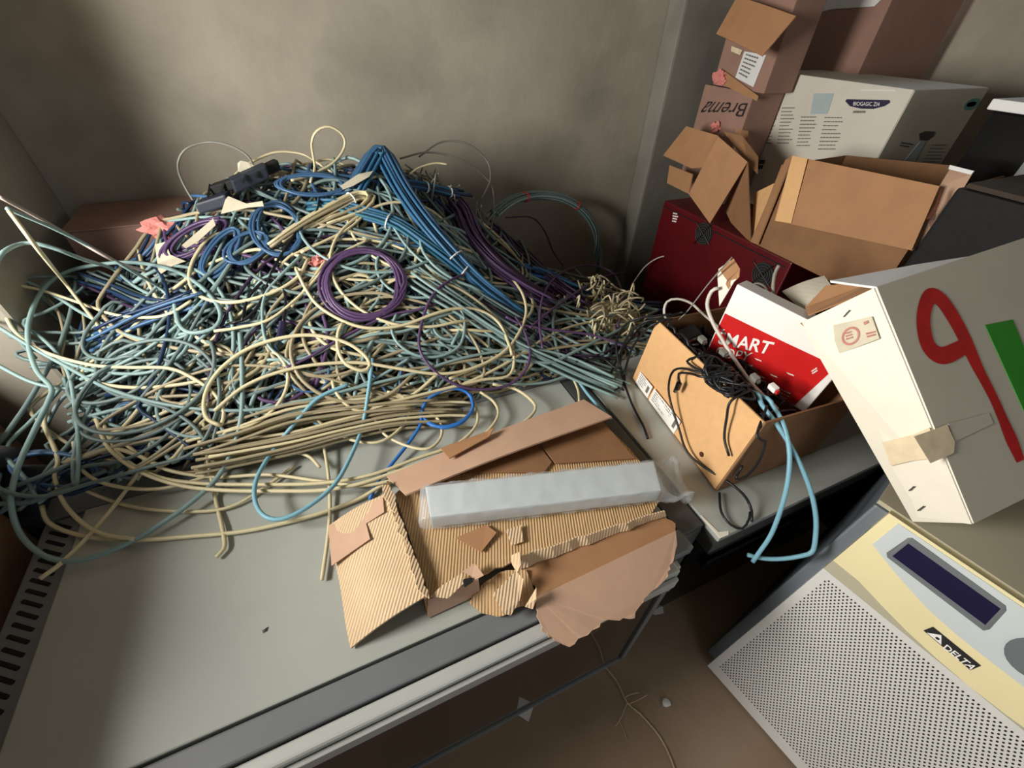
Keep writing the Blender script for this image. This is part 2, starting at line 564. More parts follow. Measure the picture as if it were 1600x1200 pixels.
_slot = hexa([(-0.026, -0.004, 0), (0.026, -0.004, 0), (0.026, 0.004, 0), (-0.026, 0.004, 0), (-0.026, -0.004, 0.0025), (0.026, -0.004, 0.0025), (0.026, 0.004, 0.0025), (-0.026, 0.004, 0.0025)], 0.002, 1)
_sm = bpy.data.meshes.new('vent_slot')
_sm.from_pydata(_slot[0], [], _slot[1])
_sm.materials.append(MATS['black_gap'])
for i in range(24):
    s = bpy.data.objects.new('vent_slot', _sm)
    COL.objects.link(s)
    s.parent = vs_
    s.location = Vector((-0.757, 0.362 + i * 0.0245, 0.5788)) - root_loc(cab)
    s.rotation_euler = (0, 0, -0.62)
mesh_obj('upper_rail', *box(-0.80, 0.575, 0.247, 0.276, 0.548, 0.583, 0.008, 3), 'aluminium', cab)
mesh_obj('lower_rail', *box(-0.80, 0.565, 0.236, 0.246, 0.525, 0.566, 0.003), 'aluminium', cab)
dr = mesh_obj('glass_door', *box(-0.79, 0.535, 0.247, 0.255, 0.018, 0.53), 'dark_glass', cab, label='tinted glass door pane')
mesh_obj('door_frame', *merge([box(0.535, 0.555, 0.240, 0.262, 0.0, 0.545, 0.003), box(-0.80, 0.535, 0.240, 0.262, 0.0, 0.016, 0.003)]), 'cabinet_trim', dr)
mesh_obj('hinge', *box(0.556, 0.588, 0.250, 0.275, 0.455, 0.50, 0.004), 'aluminium', dr)
mesh_obj('hinge', *box(0.575, 0.60, 0.262, 0.285, 0.525, 0.552, 0.005), 'aluminium', cab)
mesh_obj('hinge', *box(0.62, 0.645, 0.285, 0.31, 0.548, 0.572, 0.006), 'aluminium', cab)

# second lying cabinet to the right
cab2 = thing('server_cabinet', 'grey-topped server cabinet with open black front under the tan cable box', 'cabinet', (1.05, 0.6, 0))
mesh_obj('body', *box(0.714, 1.50, 0.345, 1.05, 0.0, 0.570, 0.006), 'dark_trim', cab2)
mesh_obj('side_panel', *box(0.714, 1.50, 0.272, 1.05, 0.570, 0.590, 0.003), 'cabinet_paint', cab2)
mesh_obj('front_lip', *box(0.716, 1.50, 0.276, 0.345, 0.50, 0.569, 0.004), 'dark_trim', cab2)
fr = mesh_obj('front_panel', *box(0.72, 1.50, 0.318, 0.344, 0.02, 0.50), 'black_gloss', cab2)
mesh_obj('pull_bar', *box(0.80, 1.30, 0.292, 0.318, 0.30, 0.345, 0.008), 'black_gloss', fr)
mesh_obj('pull_bar', *box(0.78, 1.42, 0.296, 0.318, 0.40, 0.46, 0.008), 'black_gap', fr)
mesh_obj('corner_chip', *slab([(0.714, 0.272, 0.5915), (0.74, 0.271, 0.5915), (0.748, 0.279, 0.5915), (0.722, 0.286, 0.5915), (0.716, 0.34, 0.5915), (0.713, 0.34, 0.5915)], 0.002, (0, 0, 1)), 'white_board', cab2, label='chipped pale corner')

# ------------------------------------------------------------------ UPS tower with sloping perforated front
UO, UU, UV_ = V((0.778, 0.117, 0.0)), V((0.188, -0.982, 0)).normalized(), V((0.327, 0.02, 0.945)).normalized()
UN = UU.cross(UV_).normalized()
if UN.dot(CAMP - UO) < 0: UN = -UN
UD = V((0.982, 0.188, 0))
ups = thing('power_supply_tower', 'beige uninterruptible power supply with perforated front, navy display and cream band', 'power supply', (1.2, -0.15, 0))
UH, UW = 0.764, 0.60
bl, tl = UO, UO + UV_ * UH
ux0 = -0.028
def uface(u0, u1, h0, h1, d):
    return [UO + UU * u0 + UV_ * h0 - UN * d, UO + UU * u1 + UV_ * h0 - UN * d, UO + UU * u1 + UV_ * h1 - UN * d, UO + UU * u0 + UV_ * h1 - UN * d]
f_ = uface(ux0, UW + 0.028, 0.03, UH - 0.012, 0.022)
bk = [Vector((p.x + 0.62, p.y + 0.118, p.z)) for p in f_]
bk[2] = Vector((f_[1].x + 0.62, f_[1].y + 0.118, f_[2].z)); bk[3] = Vector((f_[0].x + 0.62, f_[0].y + 0.118, f_[3].z))
mesh_obj('body', *hexa([f_[0], f_[1], bk[1], bk[0], f_[3], f_[2], bk[2], bk[3]], 0.006), 'ups_side', ups)
tz = 0.7215
mesh_obj('top_panel', *slab([Vector((p.x, p.y, tz)) for p in (f_[3], f_[2], bk[2], bk[3])], 0.012, (0, 0, 1)), 'ups_beige', ups)
for cu_, cd_ in ((0.03, 0.06), (0.53, 0.06), (0.03, 0.5), (0.53, 0.5)):
    c0 = UO + UU * cu_ + UD * cd_
    mesh_obj('foot', *obox(c0, UU * 0.04, UD * 0.04, (0, 0, 0.032), 0.004), 'black_gap', ups)
def upoly(px, d0, d1):
    """sheet on the sloping front: outline given on the front plane, built from depth d0 out to d1"""
    return slab([V(p) + UN * d1 for p in px], d1 - d0, UN)
GR = [UO + UU * 0.0 + UV_ * 0.012, UO + UU * UW + UV_ * 0.012, UO + UU * UW + UV_ * 0.545, UO + UU * 0.0 + UV_ * 0.545]
gp = mesh_obj('grille_panel', *upoly(GR, -0.022, 0.0), 'ups_grille', ups)
# perforations: thousands of tiny holes
vs, fs = [], []
row = 0
h = 0.05
while h < 0.532:
    u = 0.022 + (0.0045 if row % 2 else 0.0)
    while u < UW - 0.02:
        c = UO + UU * u + UV_ * h + UN * 0.0004
        a = len(vs)
        for k in range(6):
            an = k * math.pi / 3
            vs.append(c + UU * (0.0021 * math.cos(an)) + UV_ * (0.0027 * math.sin(an)))
        fs.append(tuple(range(a, a + 6)))
        u += 0.009
    h += 0.0078
    row += 1
mesh_obj('perforation', vs, fs, 'black_gap', gp, kind='stuff')
# upper bezel: beige strip, cream band, pale console
def uc(u, h): return UO + UU * u + UV_ * h
BT = UH
mesh_obj('lower_band', *upoly([uc(0, 0.547), uc(UW, 0.547), uc(UW, BT - 0.06), uc(0, BT - 0.06)], -0.022, 0.003), 'ups_beige', ups)
lo = [uc(u, h) for u, h in [(0,.583),(.06,.582),(.12,.569),(.18,.558),(.24,.552),(.3,.549),(.36,.552),(.42,.559),(.48,.569),(.54,.582),(.6,.583)]]
mesh_obj('cream_band', *upoly(lo + [uc(UW, BT), uc(0, BT)], -0.022, 0.008), 'ups_cream', ups)
co = [uc(u, h) for u, h in [(.0234,.68),(.088,.656),(.166,.634),(.22,.627),(.27,.625),(.33,.625),(.38,.627),(.434,.634),(.512,.656),(.577,.68),(.577,.757),(.0234,.757)]]
cons = mesh_obj('console', *upoly(co, 0.008, 0.0105), 'ups_console', ups)
scr = mesh_obj('display_frame', *upoly([(1.01,0.0739,0.6391), (1.011,0.0809,0.6466), (1.031,0.0796,0.7012), (1.033,0.0752,0.7067), (1.062,-0.0871,0.7003), (1.061,-0.0938,0.6927), (1.046,-0.1057,0.643), (1.042,-0.1033,0.6339)], 0.0105, 0.0125), 'lcd_frame', cons)
mesh_obj('display_glass', *upoly([(1.014,0.0705,0.6484), (1.029,0.0721,0.6927), (1.059,-0.0879,0.6901), (1.045,-0.0973,0.6459)], 0.0125, 0.0130), 'lcd', scr)
_bc = V((1.061,-0.1745,0.649))
mesh_obj('button_disc', *upoly(ring(_bc, UU * 0.042, UV_ * 0.042), 0.0105, 0.013), 'lcd_frame', cons)
mesh_obj('button', *upoly(ring(_bc + UV_ * 0.012, UU * 0.012, UV_ * 0.010, 12), 0.013, 0.016), 'ups_console', cons)
LG = [(0.9978,-0.0615,0.5564), (1.005,-0.0639,0.5768), (1.021,-0.149,0.5736), (1.013,-0.1479,0.5514)]
lg = mesh_obj('logo_plate', *slab([V(p) + UN * 0.001 for p in LG], 0.001, UN), 'dark_print', ups, label='black brand plate with white lettering')
LQ = [V(p) + UN * 0.0012 for p in ((1.007,-0.0945,0.5652), (1.018,-0.1478,0.5655), (1.013,-0.1474,0.5534), (1.004,-0.0995,0.5525))]
lettering('lettering', 'DELTA', LQ, 'white_print', lg, 0.0003, 0.25, 0.02)
mesh_obj('emblem', *slab([V(p) + UN * 0.0016 for p in ((0.9992,-0.0667,0.5575), (1.008,-0.0815,0.5735), (1.004,-0.0943,0.5564))], 0.0004, UN), 'white_print', lg)
mesh_obj('emblem_dot', *slab(ring(V((1.004,-0.0828,0.5625)) + UN * 0.0022, UU * 0.0035, UV_ * 0.003, 10), 0.0004, UN), 'dark_print', lg)

# ------------------------------------------------------------------ white box marked 9, tipped back on the power supply
A9, B9, C9, D9 = V((0.9869,0.5008,1.0169)), V((0.9847,0.4027,1.1631)), V((1.0078,0.0335,0.8419)), V((1.0354,0.0953,0.7348))
E9 = V((0.99, -0.061, 0.129)) * 0.73
b9 = thing('carton_box', 'large white carton painted with red 9 and green sticker, tipped on the power supply', 'box', D9)
n_front = (B9 - C9).cross(E9).normalized()
if n_front.dot(CAMP - B9) < 0: n_front = -n_front
n_left = (B9 - C9).cross(A9 - B9).normalized()
if n_left.dot(CAMP - B9) < 0: n_left = -n_left
mesh_obj('front_wall', *slab([B9, C9, C9 + E9, B9 + E9], 0.005, n_front), 'shaded_white_board', b9, label='white face with red painted 9, shade in its colour')
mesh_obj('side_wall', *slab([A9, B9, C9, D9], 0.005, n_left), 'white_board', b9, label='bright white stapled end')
mesh_obj('back_wall', *slab([A9, D9, D9 + E9, A9 + E9], 0.005, -n_front), 'carton', b9)
mesh_obj('bottom_wall', *slab([C9, D9, D9 + E9, C9 + E9], 0.005, -(B9 - C9)), 'white_board', b9)
mesh_obj('end_wall', *slab([A9 + E9, B9 + E9, C9 + E9, D9 + E9], 0.005, E9), 'white_board', b9)
# end flaps, overlapping along a ragged seam
seam = [(0.9888,0.4455,1.095), (0.9924,0.4014,1.048), (0.9959,0.3677,1.004), (0.9991,0.3172,0.9604), (1.003,0.2636,0.9101), (1.006,0.2267,0.8745), (1.009,0.179,0.8293), (1.011,0.1196,0.7944), (1.013,0.0936,0.77)]
mesh_obj('end_flap', *slab(seam + [C9 + n_left * 0.004 - (C9 - D9) * 0.02, B9 + n_left * 0.004 - (B9 - A9) * 0.02], 0.004, n_left), 'white_board', b9)
# top flap lying back over the opening and the loose flap behind it
F1 = V((0.9959,0.4943,1.13))
F2 = V((1.441,0.4135,1.163))
mesh_obj('top_flap', *slab([B9, B9 + E9, F2 + E9 * 0.3, F2, (F1 + F2) / 2 + Vector((0, 0, 0.004)), F1], 0.005, (0, 0, 1)), 'white_board_skytint', b9, label='white top flap folded back, tinted for skylight')
mesh_obj('rear_flap', *patch((1.16,0.6781,0.9772), (1.215,0.6225,1.042), (1.117,0.5186,1.056), (1.115,0.5719,0.9801), 5, 4, 0.004, lambda u, w: 0.006 * math.sin(3 * u)), 'shaded_white_board', b9)
mesh_obj('inner_flap', *slab([(1.129,0.5636,1.059), (1.136,0.4751,1.112), (1.053,0.4321,1.129), (1.041,0.5221,1.016), (1.081,0.5572,1.009)], 0.004, (0, 0, 1)), 'carton', b9, label='brown inner lining')
nine = [(1.153,0.2678,1.075), (1.12,0.2649,1.067), (1.074,0.2682,1.061), (1.052,0.2896,1.076), (1.059,0.3221,1.106), (1.08,0.3462,1.131), (1.104,0.3561,1.144), (1.123,0.3428,1.136), (1.136,0.3131,1.112), (1.145,0.2743,1.079), (1.149,0.2298,1.041), (1.16,0.1727,0.9927), (1.164,0.1172,0.9445), (1.167,0.0752,0.9081)]
mesh_obj('painted_nine', *ribbon(nine, [0.028, 0.034, 0.036, 0.034, 0.032, 0.033, 0.034, 0.033, 0.030, 0.024, 0.022, 0.024, 0.030, 0.022], n_front, 0.0012), 'red_paint', b9, label='red spray-painted 9')
mesh_obj('green_sticker', *slab([(1.206,0.2789,1.097), (1.282,0.2671,1.1), (1.286,0.1181,0.9695), (1.224,0.1086,0.9496)], 0.001, n_front), 'green_sticker', b9)
mesh_obj('tape', *slab([(0.9993,0.2263,0.8755), (0.9923,0.1941,0.9365), (0.9887,0.1838,0.969), (0.992,0.1397,0.926), (0.9971,0.1666,0.8823), (1.002,0.1864,0.8394)], 0.001, n_left), 'tape', b9)
mesh_obj('tape', *slab([(0.9414,0.182,0.9646), (1.025,0.1733,0.9723), (1.028,0.147,0.9498), (1.016,0.1336,0.9357), (0.9564,0.1374,0.928)], 0.0015, n_front), 'tape', b9)
mesh_obj('tape', *slab([(1.031,0.1744,0.9724), (1.134,0.1594,0.9782), (1.135,0.1422,0.9632), (1.03,0.1473,0.9485)], 0.0008, n_front), 'shaded_white_board', b9)
st = mesh_obj('paper_seal', *slab([(0.9868,0.4346,1.052), (0.9794,0.3778,1.11), (0.9819,0.3433,1.077), (0.9866,0.3691,1.037), (0.9924,0.4017,0.9882), (0.9891,0.4173,1.025)], 0.001, n_left), 'masking_paper', b9)
_sc = V((0.9846,0.3918,1.051))
_su = (V((0.9824,0.3814,1.07)) - _sc); _sv = (V((0.9856,0.3787,1.038)) - _sc)
_rg = ring(_sc, _su, _sv, 30)
_ri = ring(_sc, _su * 0.76, _sv * 0.76, 30)
mesh_obj('round_stamp', [tuple(p) for p in _rg + _ri], [(i, (i + 1) % 30, 30 + (i + 1) % 30, 30 + i) for i in range(30)], 'stamp_red', st)
print_lines('stamp_lines', [(0.9849,0.4052,1.051), (0.983,0.3913,1.067), (0.9839,0.379,1.055), (0.9861,0.3931,1.036)], 3, 'stamp_red', st, 3)
print_lines('stamp_mark', [(0.9802,0.3849,1.092), (0.9788,0.3761,1.104), (0.9792,0.3719,1.099), (0.9807,0.3789,1.086)], 1, 'stamp_red', st, 4, 0.8)
print_lines('stamp_mark', [(0.9816,0.3697,1.074), (0.9796,0.3542,1.091), (0.9802,0.3471,1.083), (0.9823,0.3607,1.065)], 2, 'stamp_red', st, 5, 0.6)
for a_, b_ in (((0.9842,0.4248,1.08), (0.9822,0.4211,1.099)), ((0.9942,0.4473,1.051), (0.9934,0.4452,1.059)), ((1.004,0.1349,0.8152), (1.002,0.1345,0.8328)), ((1.005,0.1009,0.7882), (1.004,0.1003,0.8071))):
    mesh_obj('staple', *tube([a_, b_], 0.0012, 0.01, 5), 'dark_trim', b9)

# ------------------------------------------------------------------ tan cable box on the second cabinet
tb = thing('carton_box', 'open tan carton full of black cables, white stickers along its lower edge', 'box', (1.02, 0.62, 0.591))
t0, t1 = V((0.8726,0.8592,0.5925)), V((0.8024,0.3813,0.5925))
T0, T1 = V((0.877, 0.832, 0.852)), V((0.862, 0.392, 0.827))
T2, T3 = V((1.205, 0.377, 0.812)), V((1.222, 0.82, 0.845))
t2, t3 = V((1.185, 0.375, 0.5925)), V((1.215, 0.85, 0.5925))
ctr = Vector((1.03, 0.62, 0.72))
def wall(name, pts, m, par, out=None):
    p = [V(q) for q in pts]
    c = sum(p, Vector()) / len(p)
    return mesh_obj(name, *slab(p, 0.005, out or (c - ctr)), m, par)
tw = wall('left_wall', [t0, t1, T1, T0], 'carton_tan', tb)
wall('front_wall', [t1, t2, T2, T1], 'carton_dark_shaded', tb)  # same tan carton, shade of this side put into the colour
wall('right_wall', [t2, t3, T3, T2], 'carton_dark_shaded', tb)
wall('rear_wall', [t3, t0, T0, T3], 'carton_dark_shaded', tb)
mesh_obj('base', *slab([t0 + Vector((0, 0, .004)), t1 + Vector((0, 0, .004)), t2 + Vector((0, 0, .004)), t3 + Vector((0, 0, .004))], 0.004, (0, 0, 1)), 'carton_dark_shaded', tb)
n_tan = (t1 - t0).cross(T0 - t0).normalized()
if n_tan.dot(CAMP - t0) < 0: n_tan = -n_tan
def on_tan(u, w, off=0.0012):
    return quad_map((T0, T1, t1, t0), u, w) + n_tan * off
for (u0, u1, w0, w1, sd) in ((0.05, 0.22, 0.78, 0.985, 1), (0.24, 0.56, 0.775, 0.985, 2)):
    s = mesh_obj('sticker', *slab([on_tan(u0, w0), on_tan(u1, w0), on_tan(u1, w1), on_tan(u0, w1)], 0.001, n_tan), 'white_print', tw)
    print_lines('sticker_print', [on_tan(u0 + .02, w0 + .02), on_tan(u1 - .05, w0 + .02), on_tan(u1 - .05, w1 - .03), on_tan(u0 + .02, w1 - .03)], 5, 'grey_print', s, sd, 0.35, 0.0005)
    mesh_obj('barcode' if sd == 1 else 'round_mark', *slab([on_tan(u1 - .045, w0 + .05, .0022), on_tan(u1 - .02, w0 + .05, .0022), on_tan(u1 - .02, w1 - .05, .0022), on_tan(u1 - .045, w1 - .05, .0022)], 0.0005, n_tan), 'grey_print', s)
mesh_obj('hand_hole', *slab(ring(on_tan(0.80, 0.84, 0.001), (t1 - t0) * 0.016, Vector((0, 0, 0.008)), 12), 0.0008, n_tan), 'rust_mark', tw)

# black things inside the tan box: every cord is its own cable
rnd = random.Random(11)
def inside(u, w, z):
    return T0 * (1 - u) * (1 - w) + T1 * u * (1 - w) + T2 * u * w + T3 * (1 - u) * w + Vector((0, 0, z))
_bl = ['black cord coiled in the tan box', ]
for i in range(34):
    u, w = rnd.uniform(0.1, 0.9), rnd.uniform(0.06, 0.42)
    p = []
    a = rnd.uniform(0, 6.28)
    for k in range(rnd.randint(5, 9)):
        p.append(inside(min(.93, max(.07, u)), min(.5, max(.06, w)), rnd.uniform(-0.11, -0.03) + (0.04 if w < 0.16 else 0.0)))
        a += rnd.uniform(-1.0, 1.2)
        u += 0.16 * math.cos(a)
        w += 0.2 * math.sin(a)
    cable('cord', 'black cord tangled inside the tan carton among other cords', 'black', 0.0042, p, 'black cords inside the tan carton')
for i in range(16):
    u = rnd.uniform(0.48, 0.86)
    p = [inside(u, rnd.uniform(.1, .25), -0.02), inside(u + rnd.uniform(-.06, .06), .06, rnd.uniform(.0, .025)), on_tan(u + rnd.uniform(-.1, .1), rnd.uniform(-.06, .02), rnd.uniform(.004, .02)), on_tan(u + rnd.uniform(-.12, .12), rnd.uniform(.0, .10), rnd.uniform(.008, .022)), inside(u + rnd.uniform(-.1, .1), .08, rnd.uniform(.0, .03)), inside(u + rnd.uniform(-.1, .1), .2, -0.01)]
    cable('cord', 'black cord bunched over the left rim of the tan carton', 'black', 0.0038, p, 'black cords bunched on the carton rim', 0.012)
ad = thing('power_adapter', 'black power adapter at the far corner of the tan carton', 'adapter', inside(0.16, 0.25, -0.12))
mesh_obj('case', *obox(inside(0.08, 0.12, -0.10), (0.10, 0.02, 0), (-0.02, -0.07, 0), (0, 0, 0.075), 0.012, 3), 'black_gloss', ad)
mesh_obj('flange', *obox(inside(0.10, 0.14, -0.028), (0.08, 0.015, 0), (-0.012, -0.05, 0), (0, 0, 0.01), 0.004), 'black_gap', ad)
# cords hanging over the tan face
def over(pts): return [V(p) for p in pts]
HANG = [
 ('black cord looping low across the tan carton face', 'black', .0036, [inside(.62,.12,.01), on_tan(.55,.02,.02), on_tan(.42,.14,.03), on_tan(.37,.30,.03), on_tan(.42,.55,.025), on_tan(.60,.78,.02), on_tan(.78,.90,.02), (0.8307,0.3547,0.63), (0.8404,0.3062,0.61), (0.8168,0.2727,0.6)]),
 ('short black plug cord hanging on the tan carton face', 'black', .0036, [inside(.66,.14,.02), on_tan(.60,.0,.03), on_tan(.50,.10,.03), on_tan(.42,.22,.03), on_tan(.44,.33,.02)]),
 ('black cord dropping straight down the tan carton face', 'black', .0034, [inside(.80,.10,.02), on_tan(.80,.02,.02), on_tan(.83,.22,.016), on_tan(.88,.42,.012), on_tan(.96,.52,.012)]),
 ('black cord hanging in a loop at the near carton corner', 'black', .0036, [inside(.92,.10,.015), on_tan(1.03,.10,.02), (0.85,0.3635,0.7957), (0.845,0.3493,0.7365), (0.84,0.3534,0.674), (0.84,0.3708,0.6438), (0.85,0.3787,0.6838)]),
 ('thin black cord looped under the near carton corner', 'black', .0032, [(0.8028,0.3712,0.6), (0.764,0.3243,0.6), (0.7619,0.2877,0.597), (0.781,0.2683,0.597), (0.8135,0.28,0.6), (0.8298,0.2937,0.605)]),
 ('bundle-end black cord trailing down the back of the tan carton', 'black', .004, [inside(.04,.05,.01), on_tan(.0,.1,.02), on_tan(-.05,.5,.03), on_tan(-.03,.9,.03), (0.8222,0.8404,0.6), (0.772,0.8247,0.6)]),
 ('second black cord trailing down the back of the tan carton', 'black', .004, [inside(.06,.10,.015), on_tan(-.03,.05,.03), on_tan(-.09,.4,.05), on_tan(-.08,.85,.04), (0.7948,0.7646,0.6), (0.7646,0.654,0.598), (0.7454,0.6058,0.597)]),
 ('third black cord trailing from the tan carton into the frayed heap', 'black', .004, [inside(.02,.12,.02), on_tan(-.10,.1,.05), on_tan(-.16,.5,.06), (0.8169,0.8849,0.6391), (0.7891,0.9454,0.6453), (0.6889,0.9544,0.6529)]),
 ('fourth black cord arching from the tan carton corner to the left', 'black', .004, [inside(.05,.2,.03), (0.9992,0.9932,0.7144), (0.9231,0.972,0.6764), (0.8481,0.9307,0.6393), (0.7833,0.8676,0.6196), (0.7954,0.8051,0.6087)]),
 ('white cable bending over the carton-and-red-box gap', 'white', .0055, [(1,0.7612,0.9752), (0.99,0.77,0.9622), (0.985,0.7648,0.9237), (0.985,0.73,0.889), (0.985,0.6735,0.8572), (0.99,0.6069,0.8218), (1,0.5403,0.7875), (1,0.4918,0.7802), (0.99,0.4411,0.7811)]),
 ('white looped cord standing at the far carton corner', 'white', .0042, [inside(.03,.15,-.03), (0.93,0.861,0.847), (0.95,0.8836,0.8723), (0.98,0.8745,0.8828), (1.02,0.8497,0.8719), (1.05,0.8118,0.8445), inside(.2,.7,-.05)]),
 ('thin straight grey wire poking up from the tan carton', 'grey', .0022, [(0.95,0.8166,0.8451), (0.97,0.8106,0.879), (1,0.7939,0.9793), (1.02,0.7701,1.062)]),
 ('grey cable arc rising behind the red and white paper box', 'grey', .0036, [(1.25,0.8453,0.8735), (1.28,0.8444,0.8969), (1.28,0.808,0.9035), (1.25,0.7485,0.8895)]),
 ('short thick white cable standing behind the red and white paper box', 'white', .006, [(1.3,0.7704,0.8674), (1.3,0.794,0.9068), (1.3,0.8073,0.9458), (1.3,0.8077,0.9743)]),
 ('light blue cable pair, inner strand hanging off the tan carton', 'skyblue', .0058, [inside(.70,.20,-.03), inside(.85,.22,.0), (0.939,0.4339,0.8202), (0.9235,0.3881,0.8142), (0.9085,0.335,0.7773), (0.8881,0.2919,0.7265), (0.8704,0.2593,0.6597), (0.8534,0.2333,0.5773), (0.829,0.2209,0.5183), (0.8157,0.2151,0.4943)]),
 ('light blue cable pair, outer strand with a kinked lower end', 'skyblue', .0058, [inside(.68,.16,-.03), inside(.80,.18,.0), (0.9107,0.4452,0.8247), (0.9077,0.3845,0.808), (0.9232,0.3142,0.7577), (0.9359,0.2536,0.6985), (0.9394,0.2065,0.6386), (0.9289,0.1705,0.5831), (0.9203,0.1616,0.5633), (0.9064,0.1663,0.5488), (0.8777,0.1844,0.5208), (0.846,0.2074,0.5026), (0.8111,0.2327,0.5036)]),
]
for lab, c_, r_, p_ in HANG:
    cable('cord' if c_ == 'black' else 'cable', lab, c_, r_, p_, step=0.012)
pl = thing('cable_plug', 'small black plug hanging against the tan carton face', 'plug', on_tan(.44, .36, .02))
mesh_obj('housing', *obox(on_tan(.425, .33, .014), (t1 - t0) * 0.028, n_tan * 0.012, Vector((0, 0, -0.028)), 0.003), 'black_gloss', pl)
mesh_obj('contact', *obox(on_tan(.43, .435, .016), (t1 - t0) * 0.02, n_tan * 0.008, Vector((0, 0, -0.012)), 0.001), 'steel', pl)
for i, (u, w, lab) in enumerate(((.30, .12, 'round grey cable tip nearest the far corner of the tan carton'), (.45, .18, 'grey connector block in the black cords beside the red box'), (.70, .2, 'grey connector among cords at the near edge of tan carton'), (.80, .26, 'white and red connector above the light blue cables'))):
    cn = thing('connector', lab, 'connector', inside(u, w, 0.0))
    mesh_obj('shell', *obox(inside(u, w, 0.012), (t1 - t0) * 0.05, Vector((0.018, 0, 0.002)), Vector((0, 0.002, 0.013)), 0.003), 'cable_grey' if i < 3 else 'white_print', cn)
    mesh_obj('pin_face', *obox(inside(u + .055, w, 0.014), (t1 - t0) * 0.012, Vector((0.012, 0, 0.002)), Vector((0, 0.002, 0.009)), 0.002), 'steel' if i < 3 else 'red_print', cn)

# ------------------------------------------------------------------ red and white copy-paper box leaning in the tan box
so, sa, sb, sc = V((1.018, 0.731, 0.762)), V((0.286, -0.939, -0.083)), V((0.934, 0.271, 0.155)), V((-0.127, -0.126, 0.984))
sw, sd_, sh = 0.32, 0.06, 0.264
sm = thing('paper_box', 'red and white copy-paper carton leaning inside the tan carton', 'box', so)
n_s = -sb
mesh_obj('body', *obox(so, sa * sw, Vector((0.93, 0.28, -0.10)) * sd_, sc * sh, 0.003), 'white_print', sm)
mesh_obj('red_print', *slab([so + sa * .004 + n_s * .001 + sc * .004, so + sa * (sw - .03) + n_s * .001 + sc * .004, so + sa * (sw - .012) + n_s * .001 + sc * (sh * .70), so + sa * (sw * .55) + n_s * .001 + sc * (sh * .66), so + sa * .004 + n_s * .001 + sc * (sh * .62)], 0.0008, n_s), 'red_print', sm, label='red printed lower part')
lettering('lettering', 'SMART', [(1.007,0.7058,0.8604), (1.042,0.5613,0.9062), (1.048,0.5659,0.8601), (1.016,0.7009,0.8146)], 'white_print', sm, bold=0.018)
lettering('lettering', 'COPY', [(1.018,0.7024,0.8036), (1.04,0.6021,0.8435), (1.045,0.608,0.8052), (1.025,0.6981,0.7676)], 'white_print', sm)
mesh_obj('accent_mark', *slab([(1.005,0.7093,0.8679), (1.007,0.7014,0.8678), (1.009,0.6928,0.8728), (1.009,0.6981,0.8626)], 0.0004, n_s), 'white_print', sm)
print_lines('small_print', [(1.071,0.5388,0.7709), (1.095,0.4511,0.778), (1.102,0.4459,0.7431), (1.078,0.5327,0.7386)], 3, 'white_print', sm, 8, 0.3)
print_lines('small_print', [(1.076,0.4595,0.8754), (1.075,0.4507,0.8974), (1.079,0.4444,0.8841), (1.08,0.4526,0.8645)], 2, 'white_print', sm, 9, 0.6)
print_lines('small_print', [(1.047,0.6057,0.7967), (1.051,0.5888,0.8034), (1.052,0.587,0.7971), (1.048,0.6039,0.7904)], 1, 'white_print', sm, 10, 0.7)
for i, (x, y) in enumerate(((0.42, .30), (0.6, .22), (.7, .35), (.52, .12))):
    c0 = so + sa * (sw * x) + sc * (sh * y) + n_s * 0.0012
    mesh_obj('scuff', *slab([c0, c0 + sa * .018 + sc * .004, c0 + sa * .022 + sc * .001, c0 + sa * .006 - sc * .003], 0.0004, n_s), 'white_board', sm)
tf = so + sc * sh
mesh_obj('torn_flap', *slab([(1.02,0.7929,0.9926), (1.03,0.8061,1.009), (1.05,0.7961,1.034), (1.05,0.7845,1.045), (1.05,0.7644,1.029), (1.04,0.7403,1.014), (1.03,0.7421,0.9994), (1.02,0.7403,0.9719), (1,0.7348,0.9308)], 0.003), 'white_board', sm, label='torn white flap standing up')
mesh_obj('torn_liner', *slab([(1.028,0.8016,1.009), (1.048,0.7857,1.047), (1.045,0.7515,1.032), (1.038,0.7381,1.014), (1.03,0.7424,0.9952), (1.02,0.7427,0.9768), (1.02,0.757,0.9858), (1.02,0.7578,0.9975)], 0.0015), 'carton', sm)

# ------------------------------------------------------------------ crimson cabinet at the back right
rc = thing('server_cabinet', 'crimson cabinet end with two small fans at the back right', 'cabinet', (2.2, 1.2, 0))
rp_ = mesh_obj('body', *box(1.652, 2.95, 0.98, 1.755, 0.0, 0.850, 0.006), 'crimson_paint', rc)
mesh_obj('seam', *box(1.648, 1.652, 1.0, 1.75, 0.822, 0.826), 'black_gap', rc)
for (fy, fz) in ((1.442, 0.794), (1.073, 0.757)):
    f = mesh_obj('fan', *slab(ring((1.650, fy, fz), (0, 0.052, 0), (0, 0, 0.052), 20), 0.003, (-1, 0, 0)), 'black_gap', rc)
    for k in range(4):
        rr = 0.014 + k * 0.011
        cr = ring((1.645, fy, fz), (0, rr, 0), (0, 0, rr), 18)
        mesh_obj('guard_ring', *tube(list(cr) + [cr[0]], 0.0014, 0.02, 4), 'dark_trim', f)
    for an in (0.5, 0.5 + math.pi / 2):
        d = Vector((0, math.cos(an), math.sin(an))) * 0.066
        mesh_obj('guard_bar', *tube([Vector((1.644, fy, fz)) - d, Vector((1.644, fy, fz)) + d], 0.002, 0.03, 4), 'steel', f)
    for an in (0.5, 2.07, 3.64, 5.21):
        mesh_obj('screw', *slab(ring((1.646, fy + 0.07 * math.cos(an), fz + 0.07 * math.sin(an)), (0, 0.004, 0), (0, 0, 0.004), 8), 0.002, (-1, 0, 0)), 'steel', f)
